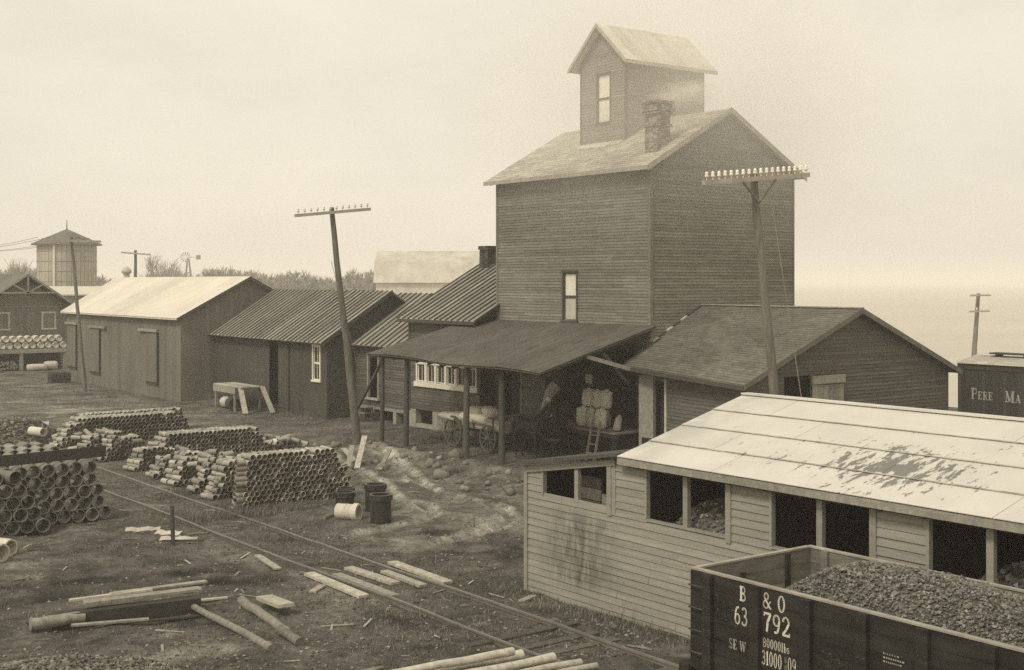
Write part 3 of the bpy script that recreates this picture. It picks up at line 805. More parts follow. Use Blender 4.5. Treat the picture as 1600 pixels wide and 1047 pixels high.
# canvas spout on the wall
sp = thing('grain_spout', 'pale canvas grain spout hanging slanted on the elevator wall above the wagon', 'spout', (32.3, 40.3, 2.3))
t = MB(); t.path([(32.2,39.95,2.45),(32.0,40.05,2.2),(31.85,40.2,1.8),(31.75,40.35,1.42)], [0.26,0.24,0.14,0.05], 12); t.build('canvas_sleeve', M['offwhite'], sp)
t = MB(); t.box(32.1, 32.42, 39.7, 40.15, 2.45, 4.3); t.build('hopper', M['darkplank'], sp)
for (y, z, w_, h_, l_) in ((38.0,2.62,.40,.36,'small pale notice nailed high on a dark post of the driveway bay'),(41.3,2.75,.8,.28,'wide pale board sign on the wall beside the office door')):
    n_ = MB(); n_.box(32.40, 32.43, y, y+w_, z, z+h_); tag(n_.build('notice_board', M['offwhite'], at=(32.43,y,z)), l_, 'sign')

# ------------------------------------------------------------------ office with the row of white windows
OX, OY0, OY1, OZ = 31.6, 44.4, 50.0, 4.95
of = thing('office_building', 'low clapboard office with ribbed tin roof and row of white windows', 'office', (OX, 47, 0))
s = MB()
clap(s, (OX, OY0, 0), (0,1,0), (-1,0,0), OY1-OY0, 0.78, OZ, 0.125, holes=[(0.2, 5.0, 2.02, 2.9)])
s.build('siding', M['office'], of, 'stuff')
s = MB(); OXM, OPK = 35.9, 7.35
ogp = lambda z: (0, 8.6) if z <= OZ else ((z-OZ)/(OPK-OZ)*4.3, 8.6-(z-OZ)/(OPK-OZ)*4.3)
clap(s, (OX, OY1, 0), (1,0,0), (0,1,0), 8.6, 0.7, OPK, 0.2, prof=ogp); s.build('gable_siding', M['office'], of, 'stuff')
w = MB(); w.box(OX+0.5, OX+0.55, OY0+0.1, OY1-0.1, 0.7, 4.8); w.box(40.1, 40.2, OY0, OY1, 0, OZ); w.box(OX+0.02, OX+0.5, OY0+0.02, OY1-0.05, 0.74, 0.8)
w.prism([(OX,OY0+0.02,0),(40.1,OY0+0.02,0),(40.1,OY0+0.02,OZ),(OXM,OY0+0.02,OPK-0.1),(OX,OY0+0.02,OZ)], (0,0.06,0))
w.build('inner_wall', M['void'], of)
for y in (OY1,): 
    t = MB(); t.box(OX-0.05, OX+0.05, y-0.12, y+0.03, 0.7, OZ); t.build('corner_board', M['trim'], of)
ribbed_roof(of, (OX-0.42, OY0-0.2, OZ-0.05), (OXM, OY0-0.2, OPK+0.1), OY1-OY0+0.55, 14)
b_ = MB(); roof_slab(b_, (40.6, OY0+0.1, OZ-0.2), (40.6, OY1+0.3, OZ-0.2), (OXM+0.02, OY1+0.3, OPK+0.08), (OXM+0.02, OY0+0.1, OPK+0.08), 0.08); b_.build('back_roof', M['tin'], of)
fa = MB(); fa.box(OX-0.47, OX-0.43, OY0-0.2, OY1+0.35, OZ-0.20, OZ-0.06); fa.build('fascia', M['trim'], of)
NW = 6; wu = 4.8/NW
for k in range(NW):
    sash_window(of, (OX, OY0+0.2+k*wu+0.09, 0), (0,1,0), (-1,0,0), wu-0.18, 2.06, 2.86, M['white'], M['glass'], 2, 1, 0.085, False)
t = MB(); t.box(OX-0.10, OX-0.005, OY0+0.1, OY0+5.1, 1.84, 2.055); t.build('window_sill', M['white'], of)
f_ = MB()
f_.box(OX-0.02, OX+0.3, OY0, 48.05, -0.05, 0.77); f_.box(OX-0.02, OX+0.3, 49.45, OY1, -0.05, 0.77); f_.box(OX-0.02, OX+0.3, 48.05, 49.45, -0.05, 0.12)
f_.build('foundation', M['found'], of)
for k in range(24):
    y = OY0+0.05+ (k%8)*0.46; z = 0.02+(k//8)*0.25
    if y+0.4 > 48.05: continue
    t = MB(); t.box(OX-0.045-rng.uniform(0,.02), OX-0.022, y+rng.uniform(0,.05), y+0.42, z, z+0.225, tn()); t.build('stone', M['found'], of)
cb = MB(); cb.box(35.55, 36.2, 49.3, 49.95, 6.6, 8.25); cbo = cb.build('chimney', M['brickd'], of)
stepped_chimney(cbo, 35.87, 49.62, 6.7, [(0.345,8.12),(0.39,8.3)], M['brickd'], 'brick_courses')

# connecting feed shed on piers
KX, KY0, KY1, KZ = 31.4, 50.05, 55.6, 3.6
ks = thing('feed_shed', 'small shed on pale piers with ribbed tin roof between office and storage shed', 'shed', (KX, 52.8, 0))
s = MB(); clap(s, (KX, KY0, 0), (0,1,0), (-1,0,0), KY1-KY0, 0.62, KZ, 0.125, holes=[(2.4, 3.25, 1.05, 3.05)]); s.build('siding', M['office'], ks, 'stuff')
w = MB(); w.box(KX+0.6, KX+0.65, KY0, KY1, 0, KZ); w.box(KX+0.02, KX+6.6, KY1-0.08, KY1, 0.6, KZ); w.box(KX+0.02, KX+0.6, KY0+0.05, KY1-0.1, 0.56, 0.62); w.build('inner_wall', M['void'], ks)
ribbed_roof(ks, (KX-0.4, KY0+0.02, KZ-0.05), (34.8, KY0+0.02, 6.0), KY1-KY0+0.2, 12)
b_ = MB(); roof_slab(b_, (38.6, KY0, KZ-0.1), (38.6, KY1+0.2, KZ-0.1), (34.82, KY1+0.2, 5.98), (34.82, KY0, 5.98), 0.08); b_.build('back_roof', M['tin'], ks)
t = MB(); t.box(KX-0.06, KX+0.06, KY0+2.28, KY0+2.4, 1.0, 3.15); t.box(KX-0.06, KX+0.06, KY0+3.25, KY0+3.37, 1.0, 3.15); t.build('door_frame', M['oldplank'], ks)
t = MB(); t.box(KX-0.18, KX+0.1, KY0+2.2, KY0+3.4, 0.96, 1.045); t.build('door_sill', M['plank'], ks)
t = MB(); t.box(KX-0.03, KX+0.05, KY0, KY1, 0.52, 0.66); t.build('skirt_board', M['oldplank'], ks)
for y in (KY0+0.9, KY0+2.9, KY0+4.3, KY0+5.4):
    t = MB(); t.box(KX-0.02, KX+0.28, y-0.14, y+0.14, -0.1, 0.52); t.build('pier', M['found'], ks)
stp = thing('step_stool', 'rickety wooden step stool below the feed shed door', 'step stool', (30.9, 52.8, 0))
t = MB(); t.box(30.7, 31.1, 52.45, 53.2, 0.62, 0.67); t.build('tread', M['oldplank'], stp)
t = MB(); t.box(30.72, 31.08, 52.5, 53.15, 0.34, 0.38); t.build('tread', M['oldplank'], stp)
for y in (52.5, 53.15):
    for x in (30.72, 31.08):
        t = MB(); t.beam((x, y, 0.62), (x+(x-30.9)*0.4, y+(y-52.8)*0.3, -0.06), 0.05, 0.05); t.build('leg', M['darkplank'], stp)

# storage shed with ribbed roof
SX, SY0, SY1, SZ = 29.8, 54.6, 67.5, 3.75
ss = thing('storage_shed', 'long dark red shed with ribbed tin roof and tall white window', 'shed', (SX, 61, 0))
s = MB(); vboards(s, (SX, SY0, 0), (0,1,0), (-1,0,0), SY1-SY0, -0.05, lambda q: SZ, 0.2, holes=[(0.6, 1.4, 1.8, 3.5), (5.0, 6.15, 0.3, 3.55)], out=0.012)
s.build('siding', M['shedwall'], ss, 'stuff')
s = MB(); SXM, SPK = 33.3, 6.0
vboards(s, (SX, SY0, 0), (1,0,0), (0,-1,0), 7.0, -0.05, lambda q: SZ+(SPK-SZ)*(1-abs(q-3.5)/3.5), 0.2, out=0.012); s.build('gable_siding', M['shedwall'], ss, 'stuff')
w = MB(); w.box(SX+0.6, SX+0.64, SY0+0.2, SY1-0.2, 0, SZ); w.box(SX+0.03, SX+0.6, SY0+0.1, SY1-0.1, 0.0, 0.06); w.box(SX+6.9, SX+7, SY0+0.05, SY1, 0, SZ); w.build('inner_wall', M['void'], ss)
ribbed_roof(ss, (SX-0.45, SY0-0.35, SZ-0.1), (SXM, SY0-0.35, SPK+0.12), SY1-SY0+0.6, 30)
b_ = MB(); roof_slab(b_, (37.25, SY0-0.35, SZ-0.1), (37.25, SY1+0.2, SZ-0.1), (SXM+0.02, SY1+0.2, SPK+0.1), (SXM+0.02, SY0-0.35, SPK+0.1), 0.08); b_.build('back_roof', M['tin'], ss)
t = MB(); t.prism([(SX-0.46, SY0-0.38, SZ-0.08), (SXM, SY0-0.38, SPK+0.15), (SXM, SY0-0.38, SPK-0.02), (SX-0.46, SY0-0.38, SZ-0.25)], (0, 0.03, 0)); t.build('rake_board', M['trim'], ss)
sash_window(ss, (SX, SY0+0.65, 0), (0,1,0), (-1,0,0), 0.66, 1.8, 3.45, M['white'], M['glass'], 2, 2, 0.09)
d_ = MB()
for k in range(6): d_.box(SX-0.06, SX-0.02, SY0+3.9+k*0.185, SY0+3.9+k*0.185+0.17, 0.2, 3.58, tn())
d_.build('sliding_door', M['shedwall'], ss)
t = MB(); t.box(SX-0.075, SX-0.03, SY0+3.82, SY0+3.9, 0.1, 3.6); t.build('door_stop', M['darkplank'], ss)

# warehouse with pale roof
WX, WY0, WY1, WZ = 27.8, 67.6, 87.1, 4.68
wh = thing('warehouse', 'large board warehouse with bright pale roof and hung sliding doors', 'warehouse', (WX, 77, 0))
WXM, WPK, WB = 31.85, 6.8, 35.9
s = MB(); vboards(s, (WX, WY0, 0), (0,1,0), (-1,0,0), WY1-WY0, -0.1, lambda q: WZ, 0.30); s.build('siding', M['ware'], wh, 'stuff')
s = MB(); vboards(s, (WX, WY0, 0), (1,0,0), (0,-1,0), WB-WX, -0.1, lambda q: WZ+(WPK-WZ)*(1-abs(q-(WXM-WX))/(WXM-WX)), 0.30); s.build('gable_siding', M['ware'], wh, 'stuff')
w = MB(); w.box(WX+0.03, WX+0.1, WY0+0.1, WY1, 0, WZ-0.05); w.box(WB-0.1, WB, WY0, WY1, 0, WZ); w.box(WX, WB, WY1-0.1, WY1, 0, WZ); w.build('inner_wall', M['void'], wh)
rf = MB()
ov = 0.35; wz = WZ-ov*(WPK-WZ)/(WXM-WX)
nst = 20
roof_slab(rf, (WX-ov, WY0-0.3, wz+0.06), (WX-ov, WY1+0.3, wz+0.06), (WXM, WY1+1.9, WPK+0.06), (WXM, WY0-0.3, WPK+0.06), 0.08)
roof_slab(rf, (WB+ov, WY0-0.3, wz+0.06), (WB+ov, WY1+0.3, wz+0.06), (WXM, WY1+1.9, WPK+0.06), (WXM, WY0-0.3, WPK+0.06), 0.08)
rfo = rf.build('roof', M['roofw'], wh)
for k in range(10):
    a_, b_ = WY0-0.31+k*(WY1-WY0+0.62)/10, WY0-0.31+(k+1)*(WY1-WY0+0.62)/10+0.02
    t = MB(); j = rng.uniform(0, .01)
    t.prism([(WX-ov-0.02, a_, wz+0.062+j), (WX-ov-0.02, b_, wz+0.07+j), (WXM, b_+0.16*(k+1), WPK+0.085+j), (WXM, a_+0.16*k, WPK+0.077+j)], (0,0,0.012), tn())
    t.build('roofing_sheet', M['roofw'], rfo)
t = MB(); t.prism([(WX-ov, WY0-0.34, wz+0.09), (WXM, WY0-0.34, WPK+0.10), (WXM, WY0-0.34, WPK-0.06), (WX-ov, WY0-0.34, wz-0.07)], (0,0.03,0))
t.prism([(WB+ov, WY0-0.34, wz+0.09), (WXM, WY0-0.34, WPK+0.10), (WXM, WY0-0.34, WPK-0.06), (WB+ov, WY0-0.34, wz-0.07)], (0,0.03,0)); t.build('rake_board', M['trim'], wh)
for (y0_, y1_, zb, zt, rail) in ((70.8,72.5,0.65,3.7,(70.7,73.6)), (80.5,82.2,0.7,3.65,(79.3,82.4)), (85.0,86.7,0.8,3.75,(84.6,87.0))):
    d_ = MB()
    n_ = 6
    for k in range(n_): d_.box(WX-0.10, WX-0.05, y0_+k*(y1_-y0_)/n_+0.01, y0_+(k+1)*(y1_-y0_)/n_-0.01, zb, zt, tn())
    do = d_.build('sliding_door', M['ware'], wh)
    t = MB(); t.box(WX-0.20, WX-0.02, rail[0], rail[1], zt+0.0, zt+0.16); t.build('door_rail', M['oldplank'], wh)
    t = MB(); t.box(WX-0.13, WX-0.03, y0_-0.10, y0_, zb-0.05, zt-0.01); t.build('edge_strip', M['darkplank'], do)
    t = MB(); t.box(WX-0.13, WX-0.10, y0_, y1_, zb+0.05, zb+0.16); t.build('batten', M['darkplank'], do)

# ------------------------------------------------------------------ annex on the right
an = thing('annex_building', 'low grey clapboard annex with broad gable end and open doorway', 'annex', (31, 31, 0))
AY = 28.4; AX0, AX1, AXM = 30.75, 41.55, 36.2; AZ, APK = 3.42, 5.52
agp = lambda z: (0, AX1-AX0) if z <= AZ else ((z-AZ)/(APK-AZ)*(AXM-AX0), (AX1-AX0)-(z-AZ)/(APK-AZ)*(AX1-AXM))
s = MB(); clap(s, (AX0, AY, 0), (1,0,0), (0,-1,0), AX1-AX0, 0, APK, 0.128, prof=agp, holes=[(1.75, 3.05, 0.0, 3.42)]); s.build('gable_siding', M['annex'], an, 'stuff')
s = MB()
dvec = V3((0.85, 5.9, 0)); Lf = dvec.length; dvec.normalize(); nvec = V3((-dvec.y, dvec.x, 0))
clap(s, (AX0, AY, 0), dvec, nvec, Lf, 0, 3.25, 0.128, holes=[(4.45, 5.05, 0, 3.1)]); s.build('siding', M['annex'], an, 'stuff')
w = MB(); w.box(AX0+0.3, AX1-0.1, AY+0.9, AY+0.95, 0, 3.4); w.box(AX1-0.1, AX1, AY+0.05, 34.6, 0, AZ); w.box(AX0+1.0, AX0+1.05, AY+0.9, 34.6, 0, 3.3)
w.prism([(AX0+0.12,AY+0.09,3.43),(AX1-0.12,AY+0.09,3.43),(AXM,AY+0.09,APK-0.08)], (0,0.05,0)); w.build('inner_wall', M['void'], an)
e0, e1 = V3((30.28, 28.1, 3.30)), V3((31.05, 34.75, 3.56)); r0, r1 = V3((36.2, 28.1, 5.66)), V3((35.2, 34.78, 5.70)); b0, b1 = V3((42.05, 28.1, 3.28)), V3((41.0, 34.75, 3.4))
rf = MB(); roof_slab(rf, e0, e1, r1, r0, 0.10); roof_slab(rf, b0, b1, r1, r0, 0.10); rfo = rf.build('roof', M['roofa'], an)
up = V3((0,0,0.004)); sh = MB(); shingle_roof(sh, e0+up, e1+up, r1+up, r0+up, 36, 0.22, 0.016); sh.build('shingles', M['roofa'], rfo, 'stuff')
t = MB()
for a_, b_ in ((e0, r0), (b0, r0)):
    o_ = V3((0,-0.03,0)); t.prism([a_+o_+V3((0,0,.03)), b_+o_+V3((0,0,.03)), b_+o_+V3((0,0,-.16)), a_+o_+V3((0,0,-.16))], (0,0.03,0))
t.build('rake_board', M['roofa'], an)
t = MB(); t.beam(e0+V3((-.02,0,-.1)), e1+V3((-.02,0,-.1)), 0.04, 0.14); t.build('fascia', M['trim'], an)
t = MB(); t.beam(r0+V3((0,0,.03)), r1+V3((0,0,.03)), 0.22, 0.04); t.build('ridge_board', M['oldplank'], an)
for k in range(9):   # flashing tin where the roof meets the elevator
    f0, f1 = k/9, (k+0.8)/9; a_, b_ = e1.lerp(r1, 0.18+0.8*f0), e1.lerp(r1, 0.18+0.8*f1)
    t = MB(); t.beam(a_+V3((0,-.02,.06)), b_+V3((0,-.02,.05)), 0.10, 0.03+rng.uniform(0,.03)); t.build('flashing', M['scrap'] if k in (2,4,6) else M['trim'], an)
for k in range(6):   # sliding plank door of the gable
    t = MB(); x = AX0+3.1+k*0.27; t.box(x, x+0.255, AY-0.10-rng.uniform(0,.012), AY-0.055, 0.2, 3.12+rng.uniform(-.02,.02), tn()); t.build('plank', M['oldplank'], an)
t = MB(); t.box(AX0+3.08, AX0+4.74, AY-0.15, AY-0.05, 3.15, 3.42); t.build('door_header', M['oldplank'], an)
t = MB(); t.box(AX0-0.03, AX0+0.06, AY-0.035, AY+0.06, 0, AZ-0.05); t.box(AX1-0.06, AX1+0.03, AY-0.035, AY+0.06, 0, AZ-0.1); t.build('corner_board', M['annex'], an)
t = MB(); p0 = V3((AX0,AY,0))+dvec*5.08+nvec*0.05; t.box(p0.x-0.07, p0.x+0.05, p0.y, p0.y+0.75, 0, 3.25); t.build('door_leaf', M['oldplank'], an)
t = MB(); p1 = V3((AX0,AY,0))+dvec*4.36+nvec*0.03; t.box(p1.x-0.04, p1.x+0.04, p1.y, p1.y+0.09, 0, 3.15); t.build('door_frame', M['offwhite'], an)

# ------------------------------------------------------------------ coal shed
CSX, CSY0, CSY1, LNY = 16.83, 2.0, 18.64, 21.85
cs = thing('coal_shed', 'long pale board coal shed with open bays and bright peeling roof', 'coal shed', (CSX, 14, 0))
EXPO = 0.147
OPEN = [(18.1-2.07, 18.1), (14.95-2.05, 14.95), (11.8-2.05, 11.8), (8.65-2.05, 8.65), (5.5-2.05, 5.5)]
LOPEN = (19.25, 21.3)
ltop = lambda y: 3.12 if y <= CSY1 else 3.12 - (y-CSY1)*0.157
def board(y0, y1, z, zt, ztl=None, x=CSX):
    b = MB(); o_ = 0.026*rng.uniform(.8,1.25); dz = rng.uniform(-.003,.003)
    y0 += 0.003; y1 -= 0.003
    za, zb = (zt, zt) if ztl is None else ztl
    b.add([(x-o_,y0,z+dz),(x-o_,y1,z+dz),(x-0.006,y1,zb+0.004),(x-0.006,y0,za+0.004),(x+0.02,y0,z+dz),(x+0.02,y1,z+dz),(x+0.02,y1,zb),(x+0.02,y0,za)],
          [(3,2,1,0),(4,5,6,7),(0,1,5,4),(1,2,6,5),(2,3,7,6),(3,0,4,7)], tn())
    b.build('board', M['coalshed'], cs)
z = -0.08
while z < 3.1:
    zt = z+EXPO; zm = (z+zt)/2
    spans = [(CSY0, LNY)]
    if zm > 2.03:
        cuts = list(OPEN)
        if zm > 2.06: cuts.append(LOPEN)
        for h0, h1 in cuts:
            ns = []
            for c0, c1 in spans:
                if h1 <= c0 or h0 >= c1: ns.append((c0,c1)); continue
                if h0 > c0: ns.append((c0,h0))
                if h1 < c1: ns.append((h1,c1))
            spans = ns
    for c0, c1 in spans:
        yy = c0
        while yy < c1-1e-3:
            e = min(c1, yy+rng.uniform(2.4, 4.6))
            if c1-e < 0.7: e = c1
            ta, tb = min(zt, ltop(yy)), min(zt, ltop(e))
            if max(ta, tb) > z+0.01 and tb > z+0.005: board(yy, e, z, zt, (ta, tb))
            elif ta > z+0.03:                     # tapering board under the lean-to roof
                e2 = CSY1 + (3.12-z)/0.157-0.05
                if e2 > yy+0.1: board(yy, min(e, e2), z, zt, (ta, z+0.01))
            yy = e
    z = zt
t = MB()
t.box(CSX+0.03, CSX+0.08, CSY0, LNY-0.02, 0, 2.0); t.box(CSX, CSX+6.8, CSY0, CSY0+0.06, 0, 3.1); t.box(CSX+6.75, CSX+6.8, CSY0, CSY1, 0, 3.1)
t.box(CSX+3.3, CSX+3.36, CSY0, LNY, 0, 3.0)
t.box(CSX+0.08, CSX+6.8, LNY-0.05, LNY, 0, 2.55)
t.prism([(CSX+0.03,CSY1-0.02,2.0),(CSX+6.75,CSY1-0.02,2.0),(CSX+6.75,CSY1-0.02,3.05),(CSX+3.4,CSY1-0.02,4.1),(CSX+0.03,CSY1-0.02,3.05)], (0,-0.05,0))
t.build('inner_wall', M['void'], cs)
for y in (15.5, 12.35, 9.2, 6.05):
    t = MB(); t.box(CSX+0.09, CSX+3.3, y-0.05, y+0.05, 0.3, 3.0); t.build('bin_partition', M['darkplank'], cs)
def post_(y0, y1, z0, z1, m='coalshed', x0=CSX-0.045, x1=CSX+0.07):
    t = MB(); t.box(x0, x1, y0, y1, z0, z1, tn()); t.build('frame_post', M[m], cs)
for h0, h1 in OPEN:
    post_((h0+h1)/2-0.06, (h0+h1)/2+0.06, 2.04, 2.98, x0=CSX-0.02)
    post_(h0-0.13, h0-0.001, 1.93, 3.0); post_(h1+0.001, h1+0.06, 2.04, 3.0, x0=CSX-0.03)
    t = MB(); t.box(CSX-0.035, CSX+0.085, h0, h1, 2.0, 2.038); t.build('bay_sill', M['coalshed'], cs)
post_(20.16, 20.28, 2.07, 2.86, x0=CSX-0.02); post_(19.12, 19.249, 1.95, 3.02); post_(21.301, 21.36, 2.07, 2.70, x0=CSX-0.03)
post_(LNY-0.01, LNY+0.1, -0.05, 2.62, x0=CSX-0.05, x1=CSX+0.06)
post_(19.0, 19.118, 2.0, 3.08, x0=CSX-0.03)
t = MB(); t.beam((CSX-0.035, 18.99, 3.03), (CSX-0.035, LNY, 2.555), 0.05, 0.12); t.build('top_rail', M['coalshed'], cs)
t = MB(); t.box(CSX-0.06, CSX+0.06, CSY0, CSY1, 2.985, 3.10); t.build('top_rail', M['trim'], cs)
# roof: four courses of wide sheets on boards
CRX, CRZ = 20.2, 4.20; ex, ezz = CSX-0.20, 3.17
rf = MB()
roof_slab(rf, (ex, CSY0-0.2, ezz), (ex, CSY1+0.08, ezz), (CRX, CSY1+0.08, CRZ), (CRX, CSY0-0.2, CRZ), 0.09)
roof_slab(rf, (2*CRX-ex, CSY0-0.2, ezz), (2*CRX-ex, CSY1+0.08, ezz), (CRX, CSY1+0.08, CRZ), (CRX, CSY0-0.2, CRZ), 0.09)
rfo = rf.build('roof', M['oldplank'], cs)
joints = [[CSY0-0.22, 5.0, 10.6, 16.2, CSY1+0.1], [CSY0-0.22, 7.4, 13.2, 17.0, CSY1+0.1], [CSY0-0.22, 4.6, 9.8, 15.8, CSY1+0.1], [CSY0-0.22, 6.6, 11.9, 17.2, CSY1+0.1]]
for r_i in range(4):
    q0, q1 = r_i/4, (r_i+1)/4
    for y0_, y1_ in zip(joints[r_i][:-1], joints[r_i][1:]):
        t = MB(); n_ = 7
        xa, za = ex-0.03+(CRX-ex+0.03)*q0 - (0.05 if r_i else 0), ezz+0.004+(CRZ-ezz)*q0 + 0.014 - (0.016 if r_i else 0)
        xb, zb = ex+(CRX-ex)*q1, ezz+0.004+(CRZ-ezz)*q1
        for k in range(n_):
            a_, b_ = y0_+0.006+(y1_-y0_-0.012)*k/n_, y0_+0.006+(y1_-y0_-0.012)*(k+1)/n_
            wv = lambda q: 0.006*math.sin(q*2.1+r_i)
            t.prism([(xa+wv(a_), a_, za), (xa+wv(b_), b_, za), (xb, b_, zb), (xb, a_, zb)], (0,0,0.010), 0)
        t.build('roofing_sheet', M['wornroof'], rfo)
for r_i in range(1, 4):        # tarred laps between the courses
    t = MB(); q = r_i/4; x_, z_ = ex+(CRX-ex)*q-0.055, ezz+(CRZ-ezz)*q+0.004
    ys_ = np.linspace(CSY0-0.2, CSY1+0.08, 60)
    for a_, b_ in zip(ys_[:-1], ys_[1:]):
        w0, w1 = 0.006+rng.uniform(-.006,.012), 0.006+rng.uniform(-.006,.012)
        t.prism([(x_-0.022-w0*0.6, a_, z_+0.006), (x_-0.022-w1*0.6, b_, z_+0.006), (x_+0.0, b_, z_+0.0125), (x_+0.0, a_, z_+0.0125)], (0,0,0.006), tn())
    t.build('lap_seam', M['trimpale'], rfo)
for y in np.arange(2.2, CSY1, 0.8):
    t = MB(); t.beam((ex+0.02, y, ezz-0.13), (CRX-0.05, y, CRZ-0.15), 0.05, 0.10); t.build('rafter', M['darkplank'], rfo)
t = MB(); t.box(ex-0.035, ex-0.003, CSY0-0.2, CSY1+0.08, ezz-0.13, ezz-0.005); t.build('fascia', M['oldplank'], cs)
t = MB(); t.prism([(ex, CSY1+0.085, ezz+0.0), (CRX, CSY1+0.085, CRZ+0.0), (CRX, CSY1+0.085, CRZ-0.12), (ex, CSY1+0.085, ezz-0.12)], (0,0.03,0)); t.build('rake_board', M['coalshed'], cs)
t = MB(); t.box(CRX-0.1, CRX+0.12, CSY0-0.2, CSY1+0.1, CRZ+0.016, CRZ+0.05); t.build('ridge_cap', M['wornroof'], cs)
lr = MB(); lr.prism([(16.62, 18.76, 3.25), (16.62, LNY+0.16, 2.735), (20.2, LNY+0.16, 2.735), (20.2, 18.76, 3.25)], (0,0,-0.07)); lr.build('lean_to_roof', M['trim'], cs)
# pale bin boards seen through the lean-to bay
for k in range(3):
    t = MB(); t.box(17.55, 17.6, 20.3, 21.15, 1.75+k*0.25, 1.75+k*0.25+0.235, tn()); t.build('bin_board', M['oldplank'], cs)
for k in range(2):
    t = MB(); t.box(17.3, 17.35, 19.3, 19.98, 1.7+k*0.27, 1.7+k*0.27+0.255, tn()); t.build('bin_board', M['oldplank'], cs)
def heap(name, cx, cy, rx, ry, z0, h, m, n, lump, label, cat='coal heap', tone=1.0, clipx=None, seed=3):
    rg = random.Random(seed); mb = MB(); N = 20
    H_ = lambda x, y: z0 + h*max(0.0, 1-((x-cx)/rx)**2-((y-cy)/ry)**2) + 0.06*h*float(fbm(x*3, y*3, 3))
    vs_, fs_ = [], []
    for i in range(N+1):
        for j in range(N+1):
            x, y = cx-rx+2*rx*i/N, cy-ry+2*ry*j/N
            vs_.append((x, y, H_(x, y)-lump*0.3))
    for i in range(N):
        for j in range(N): fs_.append((i*(N+1)+j, (i+1)*(N+1)+j, (i+1)*(N+1)+j+1, i*(N+1)+j+1))
    mb.add(vs_, fs_, -0.4, True)
    for k in range(n):
        x, y = cx+rx*rg.uniform(-1,1), cy+ry*rg.uniform(-1,1)
        if ((x-cx)/rx)**2+((y-cy)/ry)**2 > 1.0 and h > 0.2: continue
        l_ = lump*rg.uniform(.45, 1.3)
        mb.blob((x, y, H_(x, y)+l_*0.1), (l_, l_*rg.uniform(.6,1), l_*rg.uniform(.5,.9)), rg.uniform(-1,1)*tone, 0.3, rg=rg)
    return mb.build(name, m, None, at=(cx, cy, z0))
o = heap('coal_heap', 17.75, 16.9, 0.85, 1.2, 1.85, 0.62, M['coal'], 900, 0.055, ''); tag(o, 'heap of loose coal behind the divided bay nearest the lean-to', 'coal heap'); o['kind'] = 'stuff'
o = heap('coal_heap', 17.75, 10.5, 0.85, 1.2, 1.75, 0.6, M['coal'], 500, 0.09, '', seed=5); tag(o, 'low coal heap in the bay behind the loaded gondola', 'coal heap'); o['kind'] = 'stuff'

